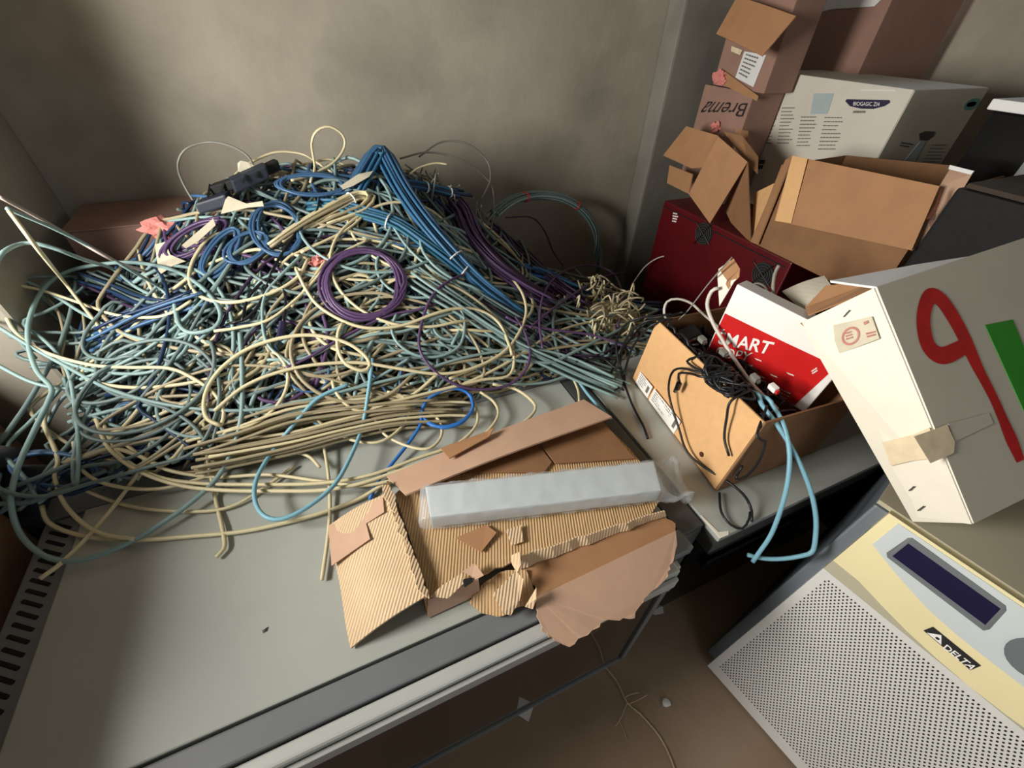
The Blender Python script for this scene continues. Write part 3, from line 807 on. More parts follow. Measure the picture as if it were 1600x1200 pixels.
lb = [V((1.649,1.67,0.8171)), V((1.649,1.625,0.8257)), V((1.649,1.61,0.7799)), V((1.649,1.659,0.769))]
print_lines('label_print', lb, 4, 'white_print', rc, 21, 0.55, 0.001)

# ------------------------------------------------------------------ open brown carton on the crimson cabinet
ob = thing('carton_box', 'open brown carton with spread flaps on the crimson cabinet', 'box', (1.85, 0.92, 0.851))
ctr = Vector((1.83, 0.92, 1.0))
q0, q1, q2, q3 = V((1.66, 1.19, .853)), V((1.66, .66, .853)), V((2.02, .66, .853)), V((2.02, 1.19, .853))
Q0, Q1, Q2, Q3 = V((1.66, 1.20, 1.150)), V((1.67, .668, 1.205)), V((2.03, .668, 1.23)), V((2.02, 1.2, 1.16))
wall('front_wall', [q0, q1, Q1, Q0], 'carton_dark_shaded', ob)  # wall below the hanging flap, flap shadow put into the colour
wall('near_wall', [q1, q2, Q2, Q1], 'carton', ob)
wall('rear_wall', [q2, q3, Q3, Q2], 'carton_dark_shaded', ob)
wall('far_wall', [q3, q0, Q0, Q3], 'carton_dark_shaded', ob)
mesh_obj('base', *slab([q0, q1, q2, q3], 0.004, (0, 0, 1)), 'carton_dark_shaded', ob)
mesh_obj('front_flap', *patch((1.63,1.151,1.194), (1.63,0.6754,1.221), (1.57,0.6185,1.064), (1.57,1.068,0.9938), 12, 6, 0.005, lambda u, w: 0.006 * math.sin(5 * u + 1) * w), 'carton', ob, label='wide brown flap hanging forward')
mesh_obj('flap_crease', *patch((1.625,1.147,1.195), (1.622,1.084,1.199), (1.562,0.9988,1.01), (1.562,1.062,0.9966), 2, 6, 0.001), 'carton_tan', ob)
mesh_obj('near_flap', *slab([(1.66,0.6878,1.215), (1.72,0.7143,1.253), (1.7,0.6507,1.254), (1.64,0.6158,1.092), (1.6,0.6279,1.054), (1.62,0.6582,1.149)], 0.004), 'carton_pink', ob, label='pale flap at the near end')
mesh_obj('flap_edge', *slab([(1.7,0.7127,1.262), (1.69,0.6475,1.263), (1.69,0.6486,1.253), (1.7,0.7099,1.252)], 0.003), 'white_board_skytint', ob)
mesh_obj('rust_stain', *slab([(1.618,0.6635,1.225), (1.618,0.6621,1.21), (1.61,0.6504,1.183), (1.6,0.6426,1.158), (1.598,0.6445,1.141), (1.6,0.6346,1.148), (1.605,0.6372,1.167), (1.61,0.6449,1.19)], 0.0008), 'rust_mark', ob)
mesh_obj('edge_fold', *patch((1.66,1.193,1.168), (1.64,1.158,1.192), (1.64,1.148,0.8597), (1.66,1.198,0.8481), 4, 6, 0.006), 'carton', ob)
mesh_obj('inner_flap', *patch((1.74,1.33,1.001), (1.7,1.201,1.095), (1.67,1.177,0.877), (1.69,1.221,0.852), 4, 4, 0.004), 'carton_tan', ob)
mesh_obj('far_flap', *slab([(1.62,1.508,1.189), (1.66,1.353,1.124), (1.6,1.384,0.8688), (1.6,1.557,0.9448)], 0.005), 'carton', ob, label='brown flap spread to the far side')
mesh_obj('far_flap', *slab([(1.68,1.771,1.179), (1.66,1.546,1.183), (1.63,1.549,1.057), (1.64,1.626,1.035), (1.67,1.867,1.034)], 0.005), 'carton', ob)
mesh_obj('far_flap', *slab([(1.69,1.826,0.9974), (1.66,1.627,1.008), (1.64,1.596,0.9296), (1.67,1.79,0.9232)], 0.005), 'carton', ob)
mesh_obj('side_flap', *slab([(1.665,1.357,1.123), (1.66,1.193,0.8446), (1.7,1.357,0.8691), (1.7,1.429,0.9198)], 0.004), 'carton_dark_shaded', ob)
mesh_obj('side_flap', *slab([(1.7,1.563,1.195), (1.72,1.473,1.193), (1.74,1.375,1.133), (1.72,1.332,1.079), (1.7,1.374,1.104)], 0.004), 'carton_dark_shaded', ob)

# ------------------------------------------------------------------ white printed carton behind it
pb = thing('carton_box', 'white printed carton with navy label oval behind the open brown carton', 'box', (2.3, 1.4, 0.851))
mesh_obj('body', *box(2.052, 2.53, 1.097, 1.745, 0.853, 1.392, 0.004), 'dimmed_white_board', pb)
mesh_obj('end_face', *box(2.056, 2.53, 1.0945, 1.098, 0.856, 1.389), 'shaded_white_board', pb)  # same white carton, this end darkened to paint its shade
mesh_obj('tape', *slab([(2.05,1.468,1.336), (2.05,1.382,1.347), (2.05,1.371,1.277), (2.05,1.446,1.265)], 0.0008), 'pale_blue_print', pb)
lo_ = mesh_obj('label_oval', *slab([(2.05,1.321,1.328), (2.05,1.319,1.335), (2.05,1.16,1.353), (2.05,1.153,1.346), (2.05,1.166,1.333), (2.05,1.2,1.319), (2.05,1.247,1.313), (2.05,1.294,1.315)], 0.0008), 'navy_print', pb, label='navy label oval')
lettering('lettering', 'BIOGASIC ZI4', [(2.05,1.287,1.331), (2.05,1.189,1.342), (2.05,1.184,1.33), (2.05,1.282,1.319)], 'white_print', lo_)
print_lines('small_print', [(2.05,1.271,1.303), (2.05,1.194,1.314), (2.05,1.191,1.304), (2.05,1.27,1.292)], 1, 'grey_print', pb, 31, 0.7)
print_lines('small_print', [(2.05,1.69,1.252), (2.05,1.612,1.263), (2.05,1.557,1.119), (2.05,1.639,1.103)], 11, 'grey_print', pb, 32, 0.28)
print_lines('small_print', [(2.05,1.594,1.268), (2.05,1.518,1.279), (2.05,1.467,1.138), (2.05,1.544,1.122)], 11, 'grey_print', pb, 33, 0.28)
print_lines('small_print', [(2.05,1.483,1.25), (2.05,1.399,1.263), (2.05,1.365,1.149), (2.05,1.444,1.132)], 9, 'grey_print', pb, 34, 0.28)
print_lines('small_print', [(2.05,1.376,1.265), (2.05,1.289,1.278), (2.05,1.262,1.156), (2.05,1.34,1.139)], 9, 'grey_print', pb, 35, 0.28)
print_lines('pictogram', [(2.05,1.607,1.048), (2.05,1.565,1.057), (2.05,1.554,1.014), (2.05,1.596,1.004)], 2, 'dark_print', pb, 36, 0.75)
mesh_obj('oval_mark', *slab([V((2.475,1.093,1.338)) + Vector((math.cos(k * .35) * .048, 0, math.sin(k * .35) * .020)) for k in range(18)], 0.0008), 'teal_print', pb)
mesh_obj('oval_mark_centre', *slab([V((2.474,1.093,1.338)) + Vector((math.cos(k * .35) * .033, 0, math.sin(k * .35) * .009)) for k in range(18)], 0.0004), 'shaded_white_board', pb)
mesh_obj('printed_bottle', *slab([(2.271,1.093,1.216), (2.311,1.093,1.214), (2.321,1.093,1.118), (2.228,1.093,1.125)], 0.0008), 'pale_blue_print', pb)
mesh_obj('printed_cap', *slab([(2.233,1.093,1.247), (2.266,1.093,1.254), (2.336,1.093,1.249), (2.341,1.093,1.232), (2.315,1.093,1.218), (2.263,1.093,1.223)], 0.0008), 'dark_trim', pb)
print_lines('small_print', [(2.364,1.093,1.202), (2.493,1.093,1.194), (2.538,1.093,1.102), (2.378,1.093,1.114)], 7, 'grey_print', pb, 37, 0.25)
print_lines('small_print', [(2.144,1.093,1.222), (2.25,1.093,1.208), (2.244,1.093,1.19), (2.147,1.093,1.204)], 2, 'dark_print', pb, 38, 0.4)
mesh_obj('top_flap', *slab([(2.05,1.155,1.384), (2.1,1.168,1.385), (2.2,1.382,1.368), (2.05,1.284,1.371)], 0.003), 'white_board_skytint', pb)

# ------------------------------------------------------------------ brown cartons stacked in the far corner
bb = thing('carton_box', 'mauve brown carton with upside-down script lettering in the far corner', 'box', (1.96, 1.72, 0.851))
mesh_obj('body', *box(1.852, 2.04, 1.60, 1.90, 0.853, 1.325, 0.004), 'carton_mauve', bb)
mesh_obj('top_lip', *slab([(1.851,1.82,1.39), (1.851,1.573,1.318), (1.851,1.571,1.3), (1.851,1.829,1.341)], 0.002), 'carton', bb)
lettering('lettering', 'Brema', [(1.851,1.593,1.24), (1.851,1.896,1.187), (1.851,1.851,1.263), (1.851,1.614,1.287)], 'dark_print', bb, 0.001, 0.3)
mesh_obj('torn_edge', *slab(jag((1.848,1.639,1.187), (1.848,1.55,1.19), 6, .006, 4) + [V((1.848,1.544,1.149)), V((1.848,1.584,1.125))], 0.002), 'carton', bb)
ub = thing('carton_box', 'small brown carton with a raised flap and white sticker in the far corner', 'box', (1.96, 1.70, 1.326))
mesh_obj('body', *box(1.862, 2.03, 1.56, 1.86, 1.327, 1.68, 0.004), 'carton_mauve', ub)
mesh_obj('raised_flap', *patch((1.79,1.791,1.634), (1.79,1.481,1.579), (1.74,1.528,1.458), (1.74,1.8,1.514), 5, 4, 0.005, lambda u, w: 0.004 * math.sin(4 * u)), 'carton', ub, label='raised brown flap')
ws = mesh_obj('sticker', *slab([(1.859,1.731,1.46), (1.859,1.612,1.455), (1.859,1.622,1.344), (1.859,1.736,1.367)], 0.001), 'white_board_skytint', ub)
print_lines('sticker_print', [(1.858,1.715,1.453), (1.858,1.62,1.442), (1.858,1.638,1.356), (1.858,1.724,1.375)], 6, 'grey_print', ws, 41, 0.4)
mesh_obj('tape_scrap', *slab([(1.856,1.808,1.474), (1.856,1.741,1.464), (1.856,1.746,1.446), (1.856,1.803,1.456)], 0.001), 'tape', ub)
kb = thing('carton_box', 'tall pinkish carton standing behind the white printed carton', 'box', (2.65, 1.75, 0.851))
mesh_obj('body', *box(2.42, 2.93, 1.56, 1.98, 0.853, 1.86, 0.005), 'carton_mauve', kb)
mesh_obj('white_panel', *slab([(2.415,2.015,1.66), (2.415,1.595,1.656), (2.415,1.62,1.624), (2.415,1.814,1.614), (2.415,1.966,1.585)], 0.002), 'white_board_skytint', kb)  # pale panel across the upper part of the face

# ------------------------------------------------------------------ black equipment at the right
br = thing('equipment_rack', 'tall black rack with skylight painted on its top at the far right', 'rack', (2.3, 0.3, 0))
mesh_obj('body', *box(1.95, 2.7, -0.35, 0.80, 0.0, 1.375, 0.006), 'black_gloss', br)
mesh_obj('skylit_top', *box(1.935, 2.72, -0.36, 0.812, 1.377, 1.405, 0.004), 'white_board_skytint', br, label='rack top coloured pale blue-white for skylight')  # pale slab painting bluish skylight on the black top
mesh_obj('rail', *box(1.936, 1.949, 0.62, 0.645, 0.6, 1.374), 'cabinet_trim', br)
mesh_obj('rail', *box(1.930, 1.949, 0.50, 0.545, 0.6, 1.374), 'cabinet_paint', br)
bp2 = thing('equipment_case', 'soot-black dusty case in front of the tall black rack', 'case', (1.76, 0.15, 0))
mesh_obj('body', *box(1.60, 1.915, -0.45, 0.625, 0.0, 1.235, 0.01), 'black_dusty', bp2)
mesh_obj('dust_cover', *box(1.605, 1.91, -0.44, 0.61, 1.237, 1.25, 0.004), 'brown_dust', bp2)

# ------------------------------------------------------------------ torn flattened carton on the cabinet
tc_ = thing('torn_carton', 'torn corrugated carton with ragged flaps spread on the grey panel', 'box', (0.25, 0.5, 0.591))
mesh_obj('tray_lid', *slab([(0.003,0.6724,0.632), (0.0179,0.3909,0.632)] + jag((0.0179,0.3909,0.632), (0.2051,0.3981,0.632), 9, .004, 1)[1:] + jag((0.2051,0.3981,0.632), (0.6033,0.3711,0.632), 16, .006, 2) + [V((0.6417,0.4138,0.632)), V((0.6462,0.5685,0.632)), V((0.628,0.6974,0.632)), V((0.0661,0.7102,0.632))], 0.006, (0, 0, 1)), 'carton_corrugated_b', tc_)
mesh_obj('front_wall', *patch((0.011,0.3884,0.638), (0.1226,0.3878,0.636), (0.1199,0.3747,0.597), (0.0034,0.3716,0.594), 6, 3, 0.005), 'carton_pink', tc_)
mesh_obj('left_wall', *patch((-0.0084,0.6955,0.662), (0.0068,0.3877,0.65), (0.0035,0.377,0.594), (-0.018,0.6859,0.594), 8, 3, 0.005), 'carton_dark_shaded', tc_)
mesh_obj('left_flap', *patch((-0.1637,0.6642,0.603), (-0.0168,0.662,0.66), (0.0066,0.3928,0.648), (-0.1513,0.3756,0.598), 12, 10, 0.005, lambda u, w: 0.010 * math.sin(math.pi * u) + 0.003 * math.sin(9 * w)), 'carton_corrugated', tc_, label='pale corrugated flap folded out to the left')
mesh_obj('flap_liner', *slab([(-0.1632,0.6621,0.606), (-0.0867,0.6566,0.64), (-0.0256,0.6529,0.664), (-0.0307,0.6097,0.664), (-0.0751,0.6049,0.65), (-0.0734,0.5628,0.65), (-0.1656,0.5542,0.612)], 0.002, (0, 0, 1)), 'carton_pink', tc_)
mesh_obj('torn_rim', *slab(jag((-0.0203,0.6855,0.668), (0.0061,0.3832,0.655), 22, .006, 5) + jag((0.0158,0.3858,0.652), (-0.0054,0.6912,0.666), 22, .004, 6), 0.005, (0, 0, 1)), 'carton_corrugated', tc_)
mesh_obj('back_flap', *patch((-0.0055,0.7287,0.64), (0.6165,0.7824,0.655), (0.6269,0.6545,0.695), (0.0267,0.6365,0.665), 14, 4, 0.005, lambda u, w: 0.006 * math.sin(4 * u)), 'carton_pink', tc_, label='long pinkish flap along the back')
mesh_obj('crease_fold', *slab([(0.1448,0.7441,0.668), (0.2796,0.7506,0.672), (0.3035,0.7527,0.676), (0.2775,0.7253,0.678), (0.1556,0.697,0.674)], 0.003, (0, 0, 1)), 'carton', tc_)
mesh_obj('inner_flap', *slab([(0.1447,0.6805,0.64), (0.3389,0.6785,0.64), (0.407,0.6886,0.64), (0.4136,0.6073,0.64), (0.3789,0.5848,0.64)], 0.004, (0, 0, 1)), 'carton_dark_shaded', tc_)
mesh_obj('inner_flap', *slab([(0.4124,0.6836,0.643), (0.6256,0.6899,0.643), (0.6311,0.5305,0.643), (0.4199,0.5975,0.643)], 0.004, (0, 0, 1)), 'carton_dark_shaded', tc_)
mesh_obj('ridge_layers', *patch((0.2124,0.3949,0.65), (0.5942,0.3632,0.652), (0.6037,0.3601,0.628), (0.2152,0.3781,0.626), 18, 3, 0.006, lambda u, w: 0.005 * math.sin(37 * u) * math.sin(11 * u)), 'carton_corrugated', tc_, label='crushed layered edge')
mesh_obj('right_flap_top', *slab([(0.2078,0.3823,0.624), (0.3116,0.3839,0.624), (0.6027,0.367,0.624)] + jag((0.6027,0.367,0.624), (0.6156,0.3288,0.622), 5, .005, 8)[1:] + [V((0.6012,0.3177,0.62)), V((0.2273,0.3115,0.618)), V((0.2329,0.3358,0.62)), V((0.2208,0.3558,0.62))], 0.005, (0, 0, 1)), 'carton', tc_)
def torn_line(pts, amp, seed):
    out = []
    for k in range(len(pts) - 1):
        out += jag(pts[k], pts[k + 1], 5, amp, seed + k)
    return out + [V(pts[-1])]
hb_ = torn_line([(0.2168,0.2955,0.6133), (0.2103,0.2564,0.6004), (0.2282,0.2323,0.5924), (0.2528,0.2104,0.5851), (0.3106,0.2185,0.5877), (0.3528,0.2229,0.5891), (0.4101,0.2039,0.5827), (0.4489,0.2272,0.5904), (0.5194,0.2423,0.5952), (0.5536,0.2645,0.6025), (0.5887,0.2923,0.6116)], .004, 9)
mesh_obj('hanging_flap', *slab([V((0.6053,0.3208,0.621)), V((0.2263,0.3129,0.619))] + hb_, 0.005), 'carton_pink', tc_, label='ragged flap hanging over the cabinet edge')
mesh_obj('torn_piece', *slab([V((0.1152,0.3814,0.606))] + jag((0.1152,0.3814,0.606), (0.2021,0.3909,0.63), 5, .005, 15)[1:] + [V((0.2273,0.371,0.63)), V((0.229,0.32,0.61))] + jag((0.2242,0.3095,0.606), (0.1141,0.3205,0.598), 9, .007, 16) + [V((0.1086,0.3364,0.598)), V((0.0917,0.3651,0.6))], 0.004, (0, 0, 1)), 'carton_corrugated_b', tc_)
mesh_obj('torn_piece', *slab([(0.139,0.3474,0.64), (0.1997,0.3669,0.655), (0.2075,0.3445,0.655), (0.1865,0.3157,0.635), (0.1609,0.3021,0.615), (0.1474,0.3112,0.62)], 0.003, (0, 0, 1)), 'carton_corrugated', tc_)
mesh_obj('torn_piece', *slab([(0.2032,0.4024,0.655), (0.2217,0.397,0.668), (0.2115,0.3683,0.672), (0.1994,0.3601,0.66), (0.1977,0.3829,0.655)], 0.003, (0, 0, 1)), 'carton_corrugated', tc_)
mesh_obj('torn_piece', *slab([(0.1945,0.3057,0.618), (0.2273,0.3221,0.645), (0.2183,0.3029,0.64), (0.2072,0.2949,0.618)], 0.003, (0, 0, 1)), 'carton_corrugated', tc_)
mesh_obj('torn_piece', *slab([(0.0178,0.392,0.642), (0.0457,0.4028,0.645), (0.0932,0.4096,0.65), (0.0919,0.3891,0.648), (0.0506,0.3741,0.642)], 0.003, (0, 0, 1)), 'carton_corrugated', tc_)
mesh_obj('torn_piece', *slab([(0.0941,0.4122,0.65), (0.1248,0.4165,0.655), (0.1338,0.3857,0.652), (0.1077,0.3854,0.648), (0.11,0.3961,0.648)], 0.003, (0, 0, 1)), 'carton_pink', tc_)
mesh_obj('tear_hole', *slab([(0.0887,0.3917,0.6515), (0.0912,0.395,0.6515), (0.11,0.3915,0.6515), (0.1081,0.3822,0.6515), (0.0882,0.3777,0.6515)], 0.001, (0, 0, 1)), 'black_gap', tc_)
mesh_obj('inner_scrap', *slab([(0.1066,0.4972,0.64), (0.1834,0.5004,0.64), (0.198,0.4719,0.642), (0.1491,0.4429,0.64)], 0.003, (0, 0, 1)), 'carton', tc_)
mesh_obj('inner_scrap', *slab([(0.2198,0.4698,0.642), (0.2585,0.468,0.642), (0.247,0.4286,0.64), (0.2189,0.4302,0.64)], 0.003, (0, 0, 1)), 'carton_corrugated', tc_)

# ------------------------------------------------------------------ wrapped grey bar lying on the torn carton
b0, b1, b2, b3 = V((0.0735,0.6242,0.69)), V((0.64,0.477,0.69)), V((0.6001,0.396,0.69)), V((0.0629,0.5394,0.69))
wb = thing('wrapped_bar', 'long grey metal bar sealed in clear plastic on the torn carton', 'bar', (b0 + b2) / 2 - Vector((0, 0, 0.05)))
dn = Vector((0, 0, -0.046))
mesh_obj('bar', *hexa([b3 + dn, b2 + dn, b1 + dn, b0 + dn, b3, b2, b1, b0], 0.004), 'bar_grey', wb)
L_ = ((b1 - b0) + (b2 - b3)) / 2
W_ = ((b3 - b0) + (b2 - b1)) / 2
O_ = (b0 + b3) / 2 + dn / 2
rnd = random.Random(5)
ns, nr = 70, 28
ph = [[rnd.uniform(0, 6.28) for _ in range(4)] for _ in range(4)]
vs, fs = [], []
for i in range(ns + 1):
    s = -0.035 + 1.175 * i / ns
    tail = max(0.0, min(1.0, (s - 1.005) / 0.06))
    head = max(0.0, min(1.0, (-s) / 0.035))
    hw = 0.5 * W_.length * (1.06 + 0.10 * tail - 0.08 * head)
    hh = 0.026 * (1 - 0.86 * tail) * (1 - 0.7 * head) + 0.001
    cz = -0.004 * tail - 0.010 * tail
    for k in range(nr):
        a = 2 * math.pi * k / nr
        ca, sa2 = math.cos(a), math.sin(a)
        e = 0.28
        x = math.copysign(abs(ca) ** e, ca) * hw
        z = math.copysign(abs(sa2) ** e, sa2) * hh
        cr = 0.0035 * (math.sin(24 * s + 2 * a + ph[0][0]) * math.sin(9 * a + 17 * s + ph[0][1]) + 0.8 * math.sin(61 * s + 3 * a + ph[1][0]) * math.sin(13 * s + ph[1][1]))
        cr = abs(cr) * (1 + 2.2 * tail) + 0.0008
        z2 = z + math.copysign(cr, z if abs(z) > 1e-4 else 1) + tail * 0.012 * math.sin(3.2 * x / hw + 9 * s)
        vs.append(O_ + L_ * s + W_.normalized() * (x + math.copysign(cr, x) * .6) + Vector((0, 0, z2 + cz)))
for i in range(ns):
    for k in range(nr):
        k2 = (k + 1) % nr
        fs.append((i * nr + k, i * nr + k2, (i + 1) * nr + k2, (i + 1) * nr + k))
fs.append(tuple(range(nr - 1, -1, -1)))
fs.append(tuple(range(ns * nr, ns * nr + nr)))
mesh_obj('plastic_wrap', vs, fs, 'film', wb, label='crumpled clear plastic wrap', smooth=True)

# ------------------------------------------------------------------ things along the left edge
lb1 = thing('carton_box', 'plain brown carton, heightened to block light, beside the vent slots at the lower left', 'box', (-1.05, 0.55, 0))
mesh_obj('body', *box(-1.38, -0.865, 0.05, 0.985, 0.0, 1.08, 0.008), 'carton_dark_shaded', lb1)  # height stretched out of view to shade the panel and left heap
mesh_obj('lid_flap', *slab([(-1.38, 0.05, 1.087), (-0.863, 0.05, 1.085), (-0.862, 0.60, 1.089), (-1.38, 0.60, 1.093)], 0.005, (0, 0, 1)), 'carton', lb1)
mesh_obj('lid_flap', *slab([(-1.38, 0.61, 1.087), (-0.862, 0.61, 1.089), (-0.863, 0.985, 1.087), (-1.38, 0.985, 1.085)], 0.005, (0, 0, 1)), 'carton', lb1)
ns_ = thing('plastic_sheet', 'dark navy plastic sheet bunched behind the lower left carton', 'sheet', (-1.0, 1.12, 0))
mesh_obj('folded_sheet', *lump((-1.0, 1.135, 0.30), (0.33, 0.105, 0.315), 3, 4, 0.10, 3.0), 'navy_sheet', ns_, smooth=True)
lb2 = thing('carton_box', 'dull brown carton at the left edge, its lid raised to block light', 'box', (-1.12, 1.36, 0))
mesh_obj('body', *box(-1.42, -01.085, 1.255, 1.48, 0.0, 0.80, 0.008), 'carton_mauve', lb2)
mesh_obj('lid', *slab([(-1.42, 1.25, 1.306), (-0.88, 1.25, 1.304), (-0.88, 1.482, 1.306), (-1.42, 1.482, 1.308)], 0.005, (0, 0, 1)), 'carton_mauve', lb2)  # lid hangs at the height added to shade the left heap
sk = thing('plastic_sack', 'grey crumpled plastic sack on the navy sheet at the left edge', 'sack', (-1.05, 1.13, 0.60))
mesh_obj('bag', *lump((-1.08, 1.13, 0.69), (0.24, 0.10, 0.085), 8, 4, 0.25, 4.2), 'grey_sack', sk, smooth=True)
mesh_obj('knot', *lump((-0.93, 1.12, 0.79), (0.03, 0.025, 0.035), 9, 2, 0.3, 3), 'grey_sack', sk, smooth=True)
lb3 = thing('carton_box', 'brown carton against the back wall behind the left end of heap', 'box', (-0.55, 1.98, 0))
mesh_obj('body', *box(-0.80, -0.26, 1.86, 2.13, 0.0, 0.955, 0.006), 'carton_mauve', lb3)
mesh_obj('lid', *slab([(-0.802, 1.855, .962), (-0.26, 1.855, .960), (-0.26, 2.13, .962), (-0.802, 2.13, .964)], 0.005, (0, 0, 1)), 'carton_mauve', lb3)

def foam(label, c, r, seed):
    v, f = lump(c, r, seed, 3, 0.5, 4.0)
    mesh_obj('foam_scrap', v, f, 'pink_foam', None, label, 'foam', 'pink foam scraps')
foam('largest pink foam scrap at the left end of heap', (-0.4865,1.72,0.988), (.052, .02, .028), 1)
foam('second pink foam scrap peeping out right of the larger one', (-0.4274,1.72,0.9871), (.03, .016, .018), 2)
foam('pink foam scrap beside the purple coil', (-0.0347,1.382,0.9475), (.028, .02, .014), 3)
foam('pink foam scrap at the top of the script-lettered carton', (1.845,1.815,1.36), (.012, .035, .022), 4)
foam('small pink foam scrap at the foot of the script-lettered carton', (1.84,1.746,1.174), (.012, .022, .02), 5)

# ------------------------------------------------------------------ litter on the floor
mesh_obj('paper_scrap', *slab([(0.16,0.2644,0.004), (0.2534,0.2654,0.003), (0.238,0.2513,0.003), (0.1992,0.2146,0.005)], 0.001, (0, 0, 1)), 'paper', None, 'white paper triangle on the floor by the glass door', 'paper')
mesh_obj('paper_scrap', *slab([(0.7064,0.3291,0.004), (0.741,0.3319,0.006), (0.7699,0.3183,0.004), (0.7588,0.3005,0.003), (0.727,0.3064,0.005)], 0.001, (0, 0, 1)), 'paper', None, 'small crumpled paper scrap near the second cabinet', 'paper')
mesh_obj('plaster_flake', *lump((0.5998,0.0921,0.006), (.013, .011, .006), 6, 2, .3), 'paper', None, 'pale plaster flake alone on the dusty floor', 'flake')
tw_ = thing('dry_stalk', 'dry forked plant stalk lying on the floor in front of cabinets', 'stalk', (0.4907,0.12,0))
mesh_obj('stem', *tube([(0.4634,0.2958,0.012), (0.4714,0.2695,0.01), (0.4922,0.2017,0.006), (0.4913,0.1389,0.005), (0.5109,0.1019,0.005), (0.5304,0.0374,0.005), (0.5289,-0.0148,0.005), (0.519,-0.0534,0.005)], 0.0026, 0.02, 5), 'dry_stem', tw_)
for a_, b_, c_ in (((0.4913,0.1389,0.005), (0.4591,0.1192,0.005), (0.4275,0.1054,0.004)), ((0.4948,0.134,0.005), (0.5324,0.1313,0.006), (0.5601,0.1311,0.008)), ((0.4898,0.1533,0.005), (0.5108,0.1518,0.01), (0.5364,0.1455,0.012)), ((0.4438,0.1097,0.004), (0.4439,0.0905,0.004), (0.439,0.0645,0.004)), ((0.4756,0.2568,0.008), (0.4652,0.2793,0.012), (0.4788,0.2952,0.018))):
    mesh_obj('side_shoot', *tube([a_, b_, c_], 0.0013, 0.02, 4), 'dry_stem', tw_)
mesh_obj('debris_chip', *slab([(-0.3127,0.4814,0.5915), (-0.3072,0.4807,0.594), (-0.3009,0.4842,0.5915), (-0.3043,0.4764,0.592), (-0.3104,0.4753,0.5915)], 0.0008, (0, 0, 1)), 'dark_trim', None, 'tiny dark chip lying on the grey panel', 'chip')

# ------------------------------------------------------------------ heap of cables: surface it follows
TAB = [(-1.6, 0.95), (-1.009, 0.93), (-0.888, 0.88), (-0.749, 0.825), (-0.587, 0.903), (-0.481, 0.977), (-0.363, 1.041), (-0.204, 1.1), (-0.025, 1.111), (0.168, 1.107), (0.26, 1.106), (0.351, 1.071), (0.496, 0.961), (0.664, 0.843), (0.827, 0.72), (1.016, 0.62), (1.3, 0.5), (1.7, 0.3)]
TX, TZ = [a for a, b in TAB], [b for a, b in TAB]
def hz(x, y):
    R = float(np.interp(x, TX, TZ))
    s = (y - 0.93) / 0.82
    if s <= 0: return 0.59
    if s <= 1: return 0.59 + (R - 0.59) * s ** 0.8
    return R - (y - 1.75) * 0.9

# dense inside of the heap
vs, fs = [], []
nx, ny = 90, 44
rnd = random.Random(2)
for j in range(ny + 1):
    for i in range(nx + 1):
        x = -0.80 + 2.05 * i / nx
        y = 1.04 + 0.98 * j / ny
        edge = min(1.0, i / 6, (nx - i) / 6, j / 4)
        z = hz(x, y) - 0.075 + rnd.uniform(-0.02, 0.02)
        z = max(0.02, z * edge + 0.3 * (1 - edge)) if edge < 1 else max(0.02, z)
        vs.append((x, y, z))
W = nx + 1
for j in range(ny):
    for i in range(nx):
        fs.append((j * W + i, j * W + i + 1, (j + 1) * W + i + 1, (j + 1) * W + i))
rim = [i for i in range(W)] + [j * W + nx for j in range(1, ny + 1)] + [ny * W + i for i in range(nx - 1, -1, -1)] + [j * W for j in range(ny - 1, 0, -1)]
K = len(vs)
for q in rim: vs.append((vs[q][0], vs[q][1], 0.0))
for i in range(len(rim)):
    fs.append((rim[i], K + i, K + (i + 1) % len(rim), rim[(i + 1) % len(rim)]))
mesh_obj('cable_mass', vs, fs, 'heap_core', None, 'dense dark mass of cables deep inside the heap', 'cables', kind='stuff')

def wander(rnd, x, y, heading, length, curl, lift, step=0.05, amp=0.006):
    """a cable path that follows the heap"""
    p = []
    c = rnd.uniform(-curl, curl)
    n = max(4, int(length / step))
    a1, a2 = rnd.uniform(0, 6.28), rnd.uniform(3, 7)
    xm = rnd.uniform(-0.90, -0.55)
    for k in range(n):
        z = hz(x, y) + lift + amp * math.sin(a1 + a2 * k * step)
        p.append((x, y, max(z, 0.6 + lift * 0.2 if (y < 1.02 and x < 1.25) else 0.02)))
        c += rnd.uniform(-1, 1) * curl * 0.45
        c = max(-curl * 1.6, min(curl * 1.6, c))
        heading += c * step
        x += step * math.cos(heading)
        y += step * math.sin(heading)
        if y < 0.97: heading = math.atan2(abs(math.sin(heading)), math.cos(heading)); y = 0.97
        if y > 1.95: heading = -heading; y = 1.95
        if x < xm: heading = math.pi - heading; x = xm
        if x > 1.25: x = 1.25; heading = math.pi - heading
    return p

ZONES = [  # x range, y range, heading, spread, curl, colours, share
    ((-0.75, -0.25), (0.98, 1.55), 0.45, 0.7, 2.2, ['teal', 'tealgrey', 'tealgrey', 'darkblue', 'teal', 'tealgrey'], 0.20),
    ((-0.35, 0.30), (0.95, 1.25), 0.15, 0.35, 1.5, ['beige', 'cream', 'beige', 'beige', 'tealgrey'], 0.18),
    ((-0.25, 0.45), (1.10, 1.60), 0.5, 1.1, 3.2, ['teal', 'tealgrey', 'teal', 'cream', 'tealgrey', 'teal', 'beige'], 0.27),
    ((0.20, 0.80), (1.00, 1.50), -0.55, 0.45, 1.6, ['teal', 'tealgrey', 'teal', 'tealgrey', 'darkpurple', 'beige'], 0.20),
    ((-0.45, 0.25), (1.50, 1.80), 0.3, 1.2, 6.0, ['blue', 'beige', 'blue', 'tealgrey', 'darkblue', 'purple'], 0.15),
]
